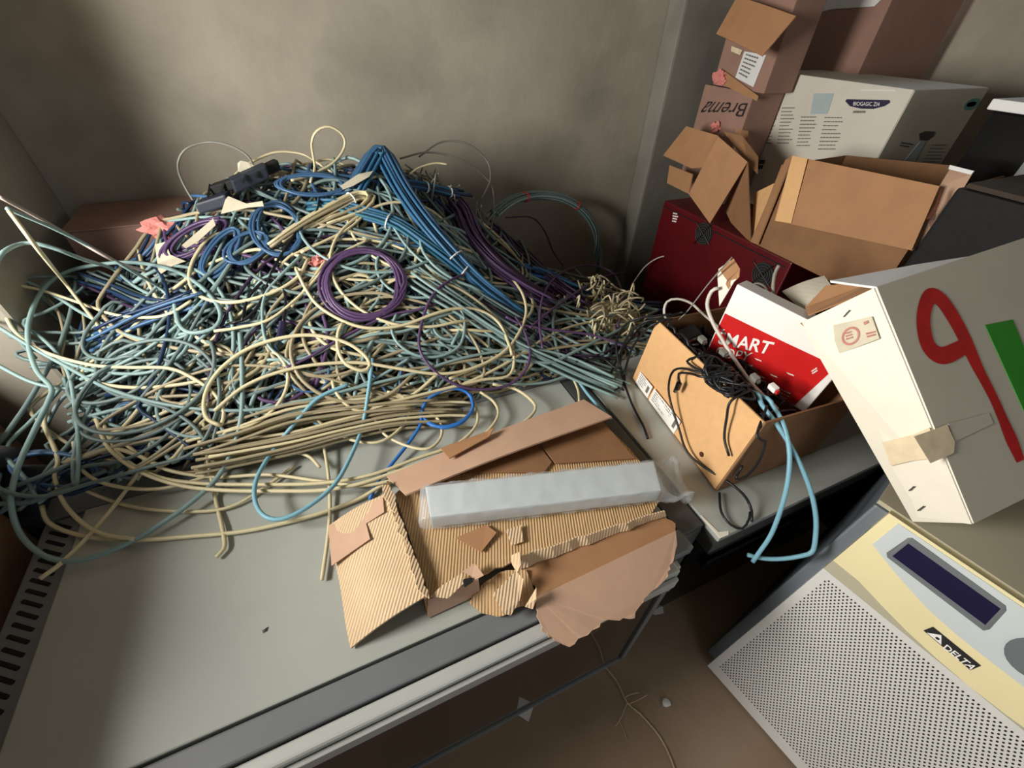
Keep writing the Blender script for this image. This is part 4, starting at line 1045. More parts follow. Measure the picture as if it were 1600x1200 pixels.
ZL = ['among the dark left part of the heap', 'among the beige strands at the front of the heap', 'in the open middle of the heap', 'on the right slope of the heap', 'along the top ridge of the heap']
CN = {'teal': 'pale teal', 'tealgrey': 'grey teal', 'cream': 'cream', 'beige': 'beige', 'blue': 'blue', 'darkblue': 'dark blue', 'purple': 'purple', 'darkpurple': 'dark purple'}
rnd = random.Random(77)
for zi, (xr, yr, hd, sp, curl, cols, share) in enumerate(ZONES):
    for k in range(int(215 * share)):
        c = cols[k % len(cols)]
        p = wander(rnd, rnd.uniform(*xr), rnd.uniform(*yr), hd + rnd.uniform(-sp, sp) + (math.pi if rnd.random() < .3 else 0), rnd.uniform(0.6, 1.6), curl, rnd.uniform(-0.005, 0.042))
        cable('network_cable', CN[c] + ' network cable tangled ' + ZL[zi], c, rnd.uniform(0.0046, 0.0060), p, CN[c] + ' cables ' + ZL[zi], 0.03)
# loose arcs lying over the top
AR = [('teal', 'pale teal', (-0.30, 0.50), (1.05, 1.50)), ('cream', 'cream', (-0.35, 0.45), (1.0, 1.5)), ('tealgrey', 'grey teal', (-0.70, 0.1), (1.05, 1.45)), ('beige', 'beige', (-0.65, 0.2), (0.98, 1.2))]
for k in range(36):
    c, cn, xr, yr = AR[k % 4]
    x, y = rnd.uniform(*xr), rnd.uniform(*yr)
    R0 = rnd.uniform(0.07, 0.22)
    a0, da = rnd.uniform(0, 6.28), rnd.uniform(2.2, 5.6) * (1 if rnd.random() < .5 else -1)
    l0 = rnd.uniform(0.035, 0.055)
    p = []
    for i in range(12):
        s = i / 11
        px_ = x + R0 * 1.25 * math.cos(a0 + da * s) * (1 + .25 * s)
        py_ = max(0.96, y + R0 * 0.9 * math.sin(a0 + da * s) * (1 + .25 * s))
        p.append((px_, py_, max(hz(px_, py_) + l0 - (0.05 if i in (0, 11) else 0), 0.60)))
    cable('network_cable', cn + ' cable curving in a loose arc over the top of the heap', c, rnd.uniform(0.0046, 0.0056), p, cn + ' loose arcs on the heap', 0.02)
# the uncountable rest below them, one object for each colour
for zi, (xr, yr, hd, sp, curl, cols, share) in enumerate(ZONES):
    by = {}
    for k in range(int(420 * share)):
        c = cols[k % len(cols)]
        p = wander(rnd, rnd.uniform(xr[0] - .05, xr[1] + .05), rnd.uniform(*yr), hd + rnd.uniform(-sp, sp) * 1.3, rnd.uniform(0.5, 1.2), curl, rnd.uniform(-0.075, -0.018))
        by.setdefault(c, []).append(tube(p, 0.005, 0.04, 5))
    for c, parts in by.items():
        v, f = merge(parts)
        mesh_obj('cable_tangle', v, f, 'cable_' + c, None, 'buried ' + CN[c] + ' cables ' + ZL[zi], 'cables', kind='stuff', smooth=True)

# ------------------------------------------------------------------ cables one can follow by eye
CABLES = [
    ('thick pale teal cable making the big loop over the vent slots at lower left', 'teal', .0062, [(-0.450,1.382,0.890),(-0.442,1.302,0.856),(-0.411,1.261,0.846),(-0.355,1.252,0.853),(-0.330,1.279,0.874),(-0.343,1.335,0.900),(-0.394,1.423,0.928),(-0.479,1.521,0.938),(-0.626,1.669,0.910),(-0.782,1.725,0.882),(-0.829,1.625,0.873),(-0.841,1.501,0.843),(-0.831,1.406,0.813),(-0.806,1.318,0.781),(-0.773,1.262,0.758),(-0.773,1.222,0.746),(-0.790,1.140,0.724),(-0.812,1.044,0.693),(-0.818,0.965,0.661),(-0.804,0.897,0.620),(-0.748,0.825,0.609),(-0.689,0.786,0.609),(-0.626,0.781,0.609),(-0.556,0.800,0.610),(-0.473,0.838,0.620),(-0.411,0.886,0.630),(-0.365,0.945,0.658),(-0.325,1.014,0.713),(-0.302,1.117,0.783),(-0.289,1.215,0.845)]),
    ('cream cable sweeping in from the left edge to the middle of heap', 'cream', .005, [(-0.954,1.683,0.936),(-0.903,1.555,0.878),(-0.861,1.452,0.834),(-0.798,1.384,0.797),(-0.687,1.303,0.780),(-0.586,1.244,0.785),(-0.482,1.189,0.793),(-0.425,1.140,0.780),(-0.378,1.083,0.754),(-0.363,1.031,0.724),(-0.376,1.005,0.705)]),
    ('pale teal cable running just under the cream one from the left edge', 'teal', .005, [(-0.967,1.746,0.951),(-0.913,1.591,0.882),(-0.858,1.439,0.820),(-0.789,1.377,0.784),(-0.675,1.284,0.768),(-0.540,1.212,0.777),(-0.454,1.219,0.804),(-0.416,1.263,0.835),(-0.406,1.298,0.854)]),
    ('pale teal cable crossing low from the left edge into the knot', 'teal', .005, [(-0.912,1.380,0.810),(-0.887,1.354,0.795),(-0.821,1.298,0.762),(-0.756,1.269,0.742),(-0.659,1.235,0.750),(-0.568,1.235,0.773),(-0.499,1.239,0.795),(-0.420,1.240,0.818),(-0.365,1.265,0.843)]),
    ('long pale teal cable running from the left edge across to the right slope', 'teal', .005, [(-0.919,1.495,0.864),(-0.831,1.406,0.813),(-0.756,1.336,0.774),(-0.641,1.207,0.760),(-0.524,1.114,0.747),(-0.407,1.053,0.732),(-0.287,1.019,0.719),(-0.158,1.010,0.718),(-0.019,1.010,0.720),(0.132,1.011,0.721),(0.298,1.023,0.727),(0.454,1.028,0.712),(0.590,1.011,0.687),(0.692,0.961,0.656),(0.777,0.846,0.639)]),
    ('pinkish grey cable slanting down from the upper left edge', 'pinkgrey', .0045, [(-0.618,1.300,1.221),(-0.603,1.350,1.159),(-0.582,1.400,1.083),(-0.533,1.400,1.018),(-0.534,1.558,0.913),(-0.471,1.494,0.901)]),
    ('pale teal cable slanting beside the pinkish grey one at upper left', 'teal', .0045, [(-0.621,1.300,1.198),(-0.592,1.350,1.135),(-0.566,1.400,1.064),(-0.516,1.400,0.993),(-0.493,1.463,0.898),(-0.446,1.377,0.860)]),
    ('cream cable dropping steeply from the upper left edge', 'cream', .005, [(-0.596,1.250,1.205),(-0.571,1.200,1.138),(-0.762,1.611,0.896),(-0.711,1.509,0.842),(-0.679,1.442,0.814),(-0.668,1.389,0.782)]),
    ('pale teal cable arching at the left edge above the white-lit sack', 'teal', .0048, [(-0.678,1.200,1.082),(-0.637,1.200,1.134),(-0.613,1.250,1.138),(-0.575,1.250,1.126),(-0.552,1.300,1.070),(-0.652,1.661,0.896),(-0.566,1.522,0.882),(-0.472,1.403,0.872),(-0.462,1.345,0.839)]),
    ('cream cable swinging level through the dark left hollow', 'cream', .0045, [(-0.883,1.635,0.895),(-0.825,1.621,0.870),(-0.734,1.565,0.837),(-0.627,1.449,0.843),(-0.531,1.376,0.855),(-0.465,1.348,0.870),(-0.401,1.356,0.895)]),
    ('pale teal cable sagging through the dark left hollow', 'teal', .005, [(-0.921,1.654,0.903),(-0.872,1.664,0.889),(-0.802,1.610,0.849),(-0.737,1.539,0.819),(-0.611,1.383,0.817),(-0.519,1.299,0.820),(-0.458,1.273,0.828),(-0.396,1.273,0.846)]),
    ('small grey teal hoop at the far left edge', 'tealgrey', .005, [(-0.811,1.702,0.877),(-0.874,1.677,0.894),(-0.892,1.620,0.883),(-0.885,1.533,0.854),(-0.858,1.439,0.820),(-0.820,1.372,0.790)]),
    ('thin beige cable hanging down the left hollow', 'beige', .004, [(-0.833,1.628,0.845),(-0.804,1.566,0.818),(-0.782,1.462,0.785),(-0.781,1.391,0.765),(-0.759,1.298,0.736)]),
    ('beige cable hanging down beside the left hollow', 'beige', .004, [(-0.753,1.572,0.803),(-0.738,1.482,0.785),(-0.748,1.413,0.763),(-0.749,1.319,0.739)]),
    ('bright cream cable arching over the middle front of heap and curling back', 'cream', .0058, [(-0.374,0.999,0.710),(-0.400,1.021,0.722),(-0.405,1.053,0.742),(-0.387,1.094,0.771),(-0.344,1.133,0.799),(-0.274,1.160,0.823),(-0.185,1.164,0.835),(-0.101,1.152,0.831),(-0.021,1.116,0.809),(0.021,1.076,0.779),(0.027,1.046,0.758),(0.002,1.040,0.753),(-0.036,1.065,0.772),(-0.046,1.105,0.800),(-0.033,1.148,0.830),(-0.015,1.168,0.842)]),
    ('bright cream cable in the widest curve ending upright on the right slope', 'cream', .0052, [(-0.382,1.035,0.734),(-0.304,1.070,0.764),(-0.220,1.081,0.779),(-0.120,1.079,0.781),(-0.001,1.061,0.768),(0.100,1.027,0.743),(0.206,0.994,0.715),(0.305,0.985,0.707),(0.424,1.010,0.714),(0.511,1.063,0.734),(0.582,1.148,0.757),(0.608,1.235,0.782),(0.597,1.310,0.811),(0.584,1.354,0.832),(0.566,1.374,0.846)]),
    ('yellowish cream cable arching from the purple coil to right slope', 'cream', .0052, [(-0.106,1.346,0.950),(-0.090,1.275,0.908),(-0.066,1.224,0.877),(-0.007,1.170,0.844),(0.059,1.141,0.824),(0.153,1.133,0.818),(0.259,1.147,0.828),(0.337,1.158,0.824),(0.413,1.155,0.802),(0.464,1.110,0.767),(0.470,1.034,0.725),(0.467,1.004,0.707)]),
    ('yellowish cream cable running up from the big teal loop to the beige hank', 'cream', .0048, [(-0.353,1.243,0.849),(-0.295,1.232,0.853),(-0.209,1.225,0.864),(-0.131,1.264,0.890),(-0.067,1.308,0.919),(-0.019,1.350,0.944),(0.036,1.384,0.963),(0.124,1.417,0.980)]),
    ('cream cable passing level behind the purple coil', 'cream', .0045, [(-0.158,1.408,0.962),(-0.078,1.351,0.932),(0.007,1.316,0.913),(0.137,1.289,0.896),(0.240,1.286,0.893),(0.342,1.271,0.868),(0.427,1.255,0.832)]),
    ('purple cable slanting up to the right below the purple coil', 'purple', .0045, [(-0.195,1.094,0.780),(-0.133,1.105,0.789),(-0.037,1.136,0.811),(0.064,1.163,0.828),(0.145,1.177,0.836),(0.227,1.176,0.837),(0.330,1.202,0.842)]),
    ('purple cable drawn in a round loop on the right slope', 'purple', .0045, [(0.461,1.314,0.865),(0.349,1.253,0.878),(0.273,1.205,0.863),(0.215,1.137,0.820),(0.182,1.070,0.775),(0.194,1.018,0.735),(0.238,0.970,0.696),(0.309,0.939,0.663),(0.415,0.931,0.649),(0.492,0.954,0.670),(0.532,1.002,0.699),(0.544,1.073,0.733),(0.534,1.134,0.763)]),
    ('bright blue cable knotted into a small coil with its tail on the panel', 'brightblue', .0052, [(0.298,0.939,0.648),(0.284,0.883,0.634),(0.224,0.843,0.635),(0.160,0.857,0.635),(0.136,0.913,0.634),(0.164,0.949,0.659),(0.233,0.960,0.671),(0.286,0.946,0.654),(0.292,0.895,0.634),(0.238,0.844,0.634),(0.176,0.845,0.635),(0.138,0.898,0.634),(0.133,0.938,0.639),(0.126,0.888,0.634),(0.078,0.840,0.620),(0.021,0.793,0.610),(-0.027,0.752,0.605),(-0.059,0.706,0.599)]),
    ('light blue cable curling low in front of the beige strands', 'skyblue', .0048, [(-0.155,0.999,0.689),(-0.163,0.983,0.675),(-0.144,0.961,0.656),(-0.083,0.938,0.630),(0.004,0.930,0.619),(0.093,0.938,0.632),(0.162,0.964,0.660),(0.189,0.982,0.676)]),
    ('light blue cable in a tall drop loop above the vented panel', 'skyblue', .0055, [(0.040,1.064,0.770),(0.003,0.986,0.708),(-0.038,0.912,0.649),(-0.087,0.809,0.649),(-0.134,0.741,0.649),(-0.197,0.701,0.650),(-0.253,0.692,0.649),(-0.290,0.716,0.650),(-0.310,0.772,0.650),(-0.305,0.842,0.649),(-0.263,0.926,0.650),(-0.182,0.973,0.698),(-0.123,1.004,0.723),(-0.041,1.017,0.734)]),
    ('cream cable lying in the longest curve across the grey panel', 'cream', .0052, [(-0.785,0.969,0.622),(-0.774,0.931,0.602),(-0.718,0.877,0.601),(-0.646,0.830,0.602),(-0.552,0.789,0.601),(-0.459,0.759,0.602),(-0.364,0.731,0.601),(-0.281,0.717,0.601),(-0.179,0.709,0.601),(-0.086,0.715,0.601),(-0.017,0.729,0.610),(0.071,0.735,0.619),(0.163,0.742,0.629)]),
    ('cream cable curving down past the vent corner', 'cream', .005, [(-0.790,1.216,0.722),(-0.788,1.168,0.707),(-0.755,1.072,0.672),(-0.756,1.021,0.655),(-0.735,0.953,0.628),(-0.688,0.882,0.614),(-0.633,0.827,0.615),(-0.572,0.791,0.614)]),
    ('cream cable cut end pointing to lower left over the vent slots', 'cream', .005, [(-0.738,0.765,0.609),(-0.704,0.794,0.609),(-0.661,0.861,0.610),(-0.623,0.936,0.615),(-0.585,0.974,0.640),(-0.564,1.006,0.658),(-0.543,1.055,0.685)]),
    ('cream cable looping under the blue straps at left', 'cream', .0047, [(-0.720,1.098,0.689),(-0.707,1.034,0.667),(-0.668,0.980,0.649),(-0.604,0.943,0.629),(-0.524,0.918,0.620),(-0.425,0.921,0.620),(-0.317,0.936,0.628),(-0.254,0.934,0.626),(-0.192,0.896,0.619),(-0.164,0.842,0.619)]),
    ('long cream cable curving right over the torn carton flap', 'cream', .0052, [(-0.666,1.132,0.719),(-0.635,1.042,0.688),(-0.576,0.968,0.656),(-0.491,0.906,0.629),(-0.387,0.847,0.629),(-0.271,0.797,0.629),(-0.168,0.757,0.629),(-0.077,0.740,0.629),(0.022,0.741,0.630),(0.147,0.749,0.629),(0.282,0.757,0.630),(0.394,0.774,0.629),(0.465,0.814,0.629),(0.473,0.860,0.629),(0.447,0.926,0.629),(0.378,0.950,0.653)]),
    ('second long cream cable turning back short of the carton flap', 'cream', .005, [(-0.653,1.121,0.712),(-0.617,1.026,0.677),(-0.546,0.951,0.642),(-0.450,0.899,0.625),(-0.317,0.841,0.624),(-0.167,0.783,0.625),(-0.042,0.760,0.625),(0.080,0.769,0.624),(0.202,0.778,0.625),(0.279,0.830,0.625),(0.302,0.911,0.624),(0.288,0.953,0.653)]),
    ('third cream cable turning back beside the bright blue coil', 'cream', .0048, [(-0.612,1.057,0.686),(-0.532,0.968,0.648),(-0.424,0.914,0.619),(-0.288,0.866,0.619),(-0.167,0.794,0.620),(-0.063,0.738,0.619),(0.051,0.727,0.619),(0.165,0.750,0.620),(0.282,0.785,0.619),(0.352,0.842,0.619),(0.364,0.904,0.619),(0.332,0.945,0.639)]),
    ('beige cable snaking between the blue straps and the panel edge', 'beige', .0045, [(-0.575,1.014,0.661),(-0.509,0.956,0.632),(-0.440,0.944,0.623),(-0.344,0.957,0.638),(-0.264,0.960,0.645),(-0.195,0.967,0.652)]),
    ('cream cable hanging straight down the panel with a hooked end', 'cream', .0046, [(-0.420,1.037,0.702),(-0.427,0.985,0.658),(-0.421,0.873,0.602),(-0.396,0.756,0.602),(-0.388,0.705,0.602),(-0.394,0.691,0.601),(-0.404,0.681,0.601)]),
    ('cream cable hanging straight down beside the carton flap', 'cream', .0046, [(-0.147,0.931,0.620),(-0.147,0.820,0.610),(-0.154,0.722,0.602),(-0.168,0.635,0.601),(-0.190,0.536,0.601)]),
    ('cream cable lying flat along the far edge of the panel', 'cream', .0045, [(-0.704,0.980,0.628),(-0.641,0.933,0.603),(-0.552,0.873,0.602),(-0.438,0.823,0.601),(-0.368,0.815,0.601),(-0.294,0.849,0.602),(-0.230,0.888,0.601)]),
    ('cream hoop in front of the beige strands left of the blue coil', 'cream', .0045, [(0.014,1.005,0.701),(0.003,0.956,0.657),(0.017,0.893,0.624),(0.074,0.818,0.624),(0.125,0.791,0.625),(0.169,0.826,0.624),(0.178,0.892,0.624),(0.143,0.938,0.635)]),
    ('cream loop hanging round the beige strands in the middle', 'cream', .0045, [(0.056,0.990,0.694),(0.097,0.971,0.676),(0.103,0.935,0.639),(0.063,0.890,0.630),(0.003,0.863,0.629),(-0.055,0.885,0.630),(-0.116,0.938,0.640),(-0.147,0.969,0.675)]),
    ('pale teal cable in a wide U through the front middle', 'teal', .005, [(-0.466,1.182,0.783),(-0.507,1.150,0.757),(-0.522,1.100,0.730),(-0.509,1.053,0.710),(-0.463,1.013,0.692),(-0.391,0.992,0.683),(-0.298,0.988,0.686),(-0.216,0.991,0.693),(-0.147,0.999,0.700),(-0.056,1.012,0.711),(0.040,1.028,0.724),(0.146,1.057,0.746)]),
    ('pale teal cable bending from the knot toward the front', 'teal', .0048, [(-0.763,1.312,0.749),(-0.741,1.237,0.728),(-0.673,1.148,0.713),(-0.596,1.083,0.700),(-0.522,1.054,0.699),(-0.447,1.047,0.704)]),
    ('grey cable arching against the back wall at upper left', 'grey', .0038, [(-0.368,1.750,1.017),(-0.390,1.800,1.090),(-0.393,1.850,1.137),(-0.352,1.850,1.182),(-0.281,1.850,1.199),(-0.215,1.800,1.194),(-0.169,1.750,1.170),(-0.158,1.700,1.133)]),
    ('cream cable arching over the black cable duct', 'cream', .0042, [(-0.251,1.680,1.104),(-0.218,1.700,1.132),(-0.172,1.750,1.151),(-0.087,1.780,1.172),(-0.009,1.780,1.163),(0.029,1.750,1.144),(0.077,1.700,1.115)]),
    ('cream cable standing in a tall upright loop at the back', 'cream', .0042, [(-0.003,1.650,1.104),(0.023,1.700,1.136),(0.033,1.750,1.197),(0.059,1.750,1.234),(0.102,1.750,1.245),(0.138,1.750,1.220),(0.136,1.750,1.181),(0.085,1.720,1.141),(-0.007,1.680,1.117),(-0.059,1.650,1.115)]),
    ('cream cable arching low behind the tall upright loop', 'cream', .0042, [(-0.087,1.720,1.113),(-0.030,1.750,1.131),(0.036,1.780,1.136),(0.090,1.780,1.137),(0.136,1.750,1.113),(0.157,1.700,1.084)]),
    ('pale teal cable slanting across the blue bundles on the ridge', 'teal', .0048, [(0.090,1.605,1.082),(0.141,1.603,1.080),(0.220,1.574,1.065),(0.317,1.532,1.025),(0.412,1.476,0.954),(0.478,1.426,0.897),(0.508,1.343,0.849)]),
    ('pale teal cable dropping from the ridge across the blue bundle', 'teal', .0046, [(0.208,1.609,1.083),(0.199,1.537,1.046),(0.214,1.463,1.005),(0.245,1.366,0.951),(0.306,1.290,0.896),(0.376,1.237,0.850),(0.458,1.153,0.781),(0.548,1.081,0.726)]),
    ('thin grey cable in a tall arc beside the wall right of ridge', 'grey', .0036, [(0.407,1.800,1.123),(0.515,1.850,1.158),(0.622,1.850,1.145),(0.705,1.850,1.080),(0.703,1.800,1.017),(0.642,1.750,0.955)]),
    ('thin grey cable in a low arc beside the wall right of ridge', 'grey', .0036, [(0.324,1.750,1.133),(0.447,1.800,1.136),(0.575,1.800,1.100),(0.700,1.800,1.005),(0.701,1.750,0.914),(0.675,1.700,0.879)]),
    ('short cream cable end sticking up among the cut ends', 'cream', .0038, [(0.332,1.650,1.104),(0.376,1.680,1.115),(0.443,1.700,1.121),(0.492,1.700,1.113)]),
    ('thin purple cable arching against the wall above the dark blue bundle', 'darkpurple', .0034, [(0.799,1.850,0.827),(0.959,1.900,0.792),(1.038,1.900,0.718),(1.108,1.900,0.587),(1.147,1.850,0.529)]),
    ('purple cable arching over the beige frayed heap', 'purple', .0045, [(0.584,1.011,0.697),(0.623,1.120,0.737),(0.722,1.273,0.754),(0.913,1.468,0.710),(1.174,1.653,0.617),(1.296,1.622,0.573),(1.176,1.382,0.627),(1.044,1.188,0.657),(0.937,1.070,0.667)]),
    ('purple cable slanting up over the dark blue bundle', 'purple', .0045, [(0.571,1.090,0.736),(0.732,1.193,0.731),(0.999,1.384,0.674),(1.296,1.594,0.575),(1.878,2.051,0.274)]),
    ('purple cable running level to the right above the frayed heap', 'purple', .0046, [(0.498,1.135,0.770),(0.556,1.101,0.743),(0.671,1.075,0.711),(0.813,1.036,0.677),(0.912,0.948,0.653)]),
    ('purple cable arc sagging under the frayed heap', 'darkpurple', .0042, [(0.548,1.193,0.764),(0.577,1.090,0.714),(0.664,1.005,0.666),(0.779,0.971,0.644),(0.900,1.009,0.643),(0.972,1.138,0.647)]),
    ('black cable with a blue plug curving over the middle of heap', 'black', .0042, [(-0.278,1.244,0.864),(-0.250,1.305,0.902),(-0.195,1.340,0.933),(-0.166,1.334,0.930),(-0.152,1.296,0.909),(-0.158,1.251,0.881),(-0.173,1.211,0.857)]),
    ('black cable winding from the blue coils to the teal loop', 'black', .0042, [(0.019,1.606,1.084),(-0.006,1.536,1.048),(-0.065,1.487,1.020),(-0.125,1.422,0.982),(-0.173,1.359,0.945),(-0.218,1.283,0.897),(-0.265,1.250,0.868),(-0.309,1.250,0.861)]),
    ('black cable lying across behind the purple coil', 'black', .0042, [(-0.231,1.402,0.955),(-0.151,1.437,0.984),(-0.054,1.453,0.997),(0.035,1.422,0.980),(0.113,1.416,0.976),(0.187,1.385,0.956)]),
    ('long dark cable threading under the purple coil to the right', 'black', .004, [(-0.015,1.338,0.928),(0.027,1.281,0.893),(0.102,1.234,0.863),(0.194,1.206,0.846),(0.295,1.194,0.832),(0.392,1.222,0.826),(0.508,1.217,0.786)]),
    ('dark blue cable dropping through the front middle strands', 'blue', .0045, [(-0.208,1.163,0.814),(-0.201,1.120,0.786),(-0.197,1.078,0.758),(-0.176,1.044,0.736),(-0.138,1.031,0.724),(-0.101,1.042,0.733),(-0.082,1.077,0.760)]),
    ('cream cable crossing from the coil down to the teal loops', 'cream', .0046, [(0.011,1.405,0.969),(-0.040,1.349,0.938),(-0.100,1.291,0.902),(-0.144,1.252,0.878)]),
    ('pale teal oval loop on the right slope below the purple loop', 'teal', .0048, [(0.145,1.177,0.836),(0.117,1.135,0.809),(0.128,1.088,0.778),(0.175,1.051,0.751),(0.241,1.039,0.742),(0.306,1.057,0.751),(0.343,1.110,0.783),(0.348,1.160,0.813),(0.315,1.188,0.836)]),
    ('pale teal cable from the oval loop to the far right', 'teal', .0048, [(0.220,1.191,0.835),(0.277,1.143,0.802),(0.369,1.098,0.760),(0.472,1.071,0.725),(0.571,1.022,0.684),(0.681,0.935,0.633),(0.767,0.809,0.629)]),
    ('pale teal cable sweeping low along the panel edge to the right', 'teal', .0048, [(0.127,1.007,0.688),(0.227,1.005,0.684),(0.323,0.980,0.661),(0.425,0.955,0.634),(0.558,0.935,0.614),(0.684,0.935,0.612),(0.782,0.882,0.609),(0.835,0.824,0.609)]),
    ('white cable loop hanging off the far right end of heap', 'white', .0038, [(1.513,1.700,0.409),(1.590,1.700,0.525),(1.661,1.650,0.591),(1.761,1.600,0.561),(1.757,1.500,0.496),(1.659,1.400,0.433)]),
    ('pair-end light blue cable leaving heap over the cabinet seam', 'skyblue', .005, [(0.647,0.964,0.629),(0.674,0.916,0.609),(0.670,0.826,0.610),(0.674,0.755,0.609),(0.678,0.707,0.609)]),
    ('short cream cable end dropping behind the carton flap', 'cream', .004, [(0.666,0.926,0.610),(0.650,0.862,0.609),(0.624,0.811,0.610)]),
    ('cream cable crossing over the blue coils on the ridge', 'cream', .0045, [(-0.083,1.404,0.973),(-0.021,1.424,0.987),(0.064,1.458,1.004),(0.125,1.498,1.025),(0.155,1.531,1.042)]),
    ('teal cable crossing under the yellowish cream arc', 'teal', .0048, [(-0.130,1.194,0.842),(-0.047,1.168,0.828),(0.030,1.181,0.836),(0.100,1.225,0.864),(0.136,1.280,0.896)]),
    ('grey teal cable leaning through the middle of heap', 'tealgrey', .0048, [(-0.253,1.191,0.830),(-0.173,1.239,0.869),(-0.091,1.289,0.901),(-0.008,1.323,0.923),(0.073,1.341,0.933)]),
    ('grey teal cable running up right behind the cream arch', 'tealgrey', .0048, [(-0.283,1.082,0.759),(-0.202,1.108,0.784),(-0.094,1.127,0.798),(0.020,1.147,0.813),(0.132,1.201,0.848),(0.194,1.272,0.890)]),
    ('teal cable in a tall bend left of the purple coil', 'teal', .0048, [(-0.149,1.046,0.745),(-0.177,1.099,0.783),(-0.223,1.160,0.821),(-0.225,1.230,0.864),(-0.203,1.297,0.907),(-0.150,1.345,0.937),(-0.085,1.395,0.967)]),
]
for lab, c, r, p in CABLES:
    cable('network_cable', lab, c, r, p, step=0.012)
plg = thing('cable_plug', 'dark blue plug on the black cable in the middle of heap', 'plug', (-0.1822,1.187,0.8417))
mesh_obj('housing', *tube([(-0.1734,1.211,0.8575), (-0.1786,1.198,0.8473), (-0.1888,1.173,0.8323)], 0.011, 0.01, 8), 'navy_print', plg)
mesh_obj('tip', *tube([(-0.1888,1.173,0.8323), (-0.1926,1.164,0.826)], 0.007, 0.01, 8), 'cable_blue', plg)

# ------------------------------------------------------------------ tied bundles and coils
def bundle(label, pts, n, width, colours, r, ties=(), seed=0, flare=0.0, tie_mat='white_print', flat=0.6):
    C = spline(pts, 0.03)
    T = np.gradient(C, axis=0)
    T /= np.linalg.norm(T, axis=1)[:, None]
    up = np.array([0, 0, 1.0])
    S = np.cross(T, up)
    S /= np.maximum(np.linalg.norm(S, axis=1), 1e-6)[:, None]
    U = np.cross(S, T)
    rnd = random.Random(seed)
    t = thing('cable_bundle', label, 'cable bundle', tuple(C[len(C) // 2]))
    for k in range(n):
        rr = math.sqrt((k + 0.5) / n)
        an = k * 2.39996
        ox, oy = rr * math.cos(an) * width, rr * math.sin(an) * width * flat
        f1, f2 = rnd.uniform(-1, 1), rnd.uniform(-1, 1)
        q = []
        for i in range(len(C)):
            s = i / (len(C) - 1)
            g = 1 + flare * (2 * s - 1) ** 2
            q.append(C[i] + S[i] * (ox * g + 0.003 * math.sin(7 * s + 6 * f1)) + U[i] * (oy * g + 0.003 * math.sin(6 * s + 6 * f2)))
        i0, i1 = rnd.randint(0, 1), len(q) - rnd.randint(0, 2)
        v, f = tube(q[i0:i1], r, 0.03, 6, raw=True)
        mesh_obj('strand', v, f, 'cable_' + colours[k % len(colours)], t, smooth=True)
    for s in ties:
        i = int(s * (len(C) - 1))
        ca = [C[i] + S[i] * math.cos(a) * (width + r) + U[i] * math.sin(a) * (width * flat + r) for a in np.linspace(0, 2 * math.pi, 17)]
        v, f = tube(ca, 0.0028, 0.02, 5, raw=True)
        mesh_obj('tie', v, f, tie_mat, t)
    return t

bundle('blue cable bundle folded over the peak of heap', [(0.1032,1.592,1.056), (0.1884,1.678,1.129), (0.2427,1.72,1.169), (0.2652,1.7,1.152), (0.2926,1.58,1.067), (0.3386,1.442,0.9822), (0.4102,1.336,0.8882), (0.4854,1.253,0.8094), (0.5853,1.19,0.7319)], 22, .034, ['bundleblue', 'bundleblue', 'blue'], .0055, (.72,), 1)
bundle('teal-blue cable bundle tied twice running down the right slope', [(-0.0329,1.585,1.045), (0.047,1.573,1.046), (0.1495,1.519,1.026), (0.2419,1.466,0.9963), (0.3351,1.381,0.9315), (0.4136,1.314,0.8662), (0.5146,1.233,0.7806), (0.6252,1.134,0.7016)], 22, .032, ['bundleteal', 'bundleblue', 'bundleteal'], .0055, (.28, .62), 2)
bundle('dark blue tied bundle lying behind the peak', [(0.2392,1.673,1.067), (0.3297,1.66,1.067), (0.4539,1.68,1.028), (0.5773,1.7,0.9936)], 14, .024, ['darkblue', 'bundleblue'], .005, (.5, .8), 3)
bundle('grey teal bundle arched against the wall with red tie', [(0.6796,1.75,0.8808), (0.8342,1.86,0.8965), (1.002,1.93,0.8855), (1.161,1.95,0.849), (1.296,1.95,0.7702), (1.39,1.95,0.6548), (1.423,1.93,0.5273), (1.405,1.88,0.4338)], 16, .026, ['tealgrey', 'teal', 'tealgrey'], .005, (.28, .62), 4, tie_mat='red_print')
bundle('purple cable bundle sliding down right of the peak', [(0.4891,1.68,0.9763), (0.5126,1.618,0.9517), (0.5103,1.482,0.9022), (0.5584,1.373,0.8398), (0.6459,1.297,0.7692), (0.7633,1.242,0.6915)], 26, .045, ['purple', 'darkpurple', 'purple'], .0052, (), 5, flare=.3)
bundle('dark purple bundle beside the wall right of the purple one', [(0.6529,1.72,0.861), (0.7783,1.72,0.7425), (0.7837,1.462,0.7346), (0.8555,1.329,0.6843), (0.9317,1.214,0.6416)], 18, .04, ['darkpurple', 'purple'], .005, (), 6, flare=.2)
bundle('bright dark-blue bundle pointing at the far corner', [(0.6958,1.436,0.7753), (0.8058,1.444,0.7301), (0.8897,1.392,0.6904), (1.016,1.347,0.6372), (1.178,1.297,0.5898), (1.43,1.35,0.4977)], 14, .03, ['darkblue', 'brightblue', 'darkblue', 'bundleblue'], .005, (), 7, flare=.5)
bundle('broad sheaf of parallel beige cables at the front edge', [(-0.4384,0.9819,0.6535), (-0.3416,0.967,0.6477), (-0.2144,0.9518,0.6462), (-0.0777,0.9513,0.6469), (0.0679,0.9496,0.6386), (0.22,0.9319,0.6125), (0.2963,0.9091,0.5998)], 30, .06, ['beige', 'cream', 'beige'], .0046, (), 8, flare=.25, flat=.45)
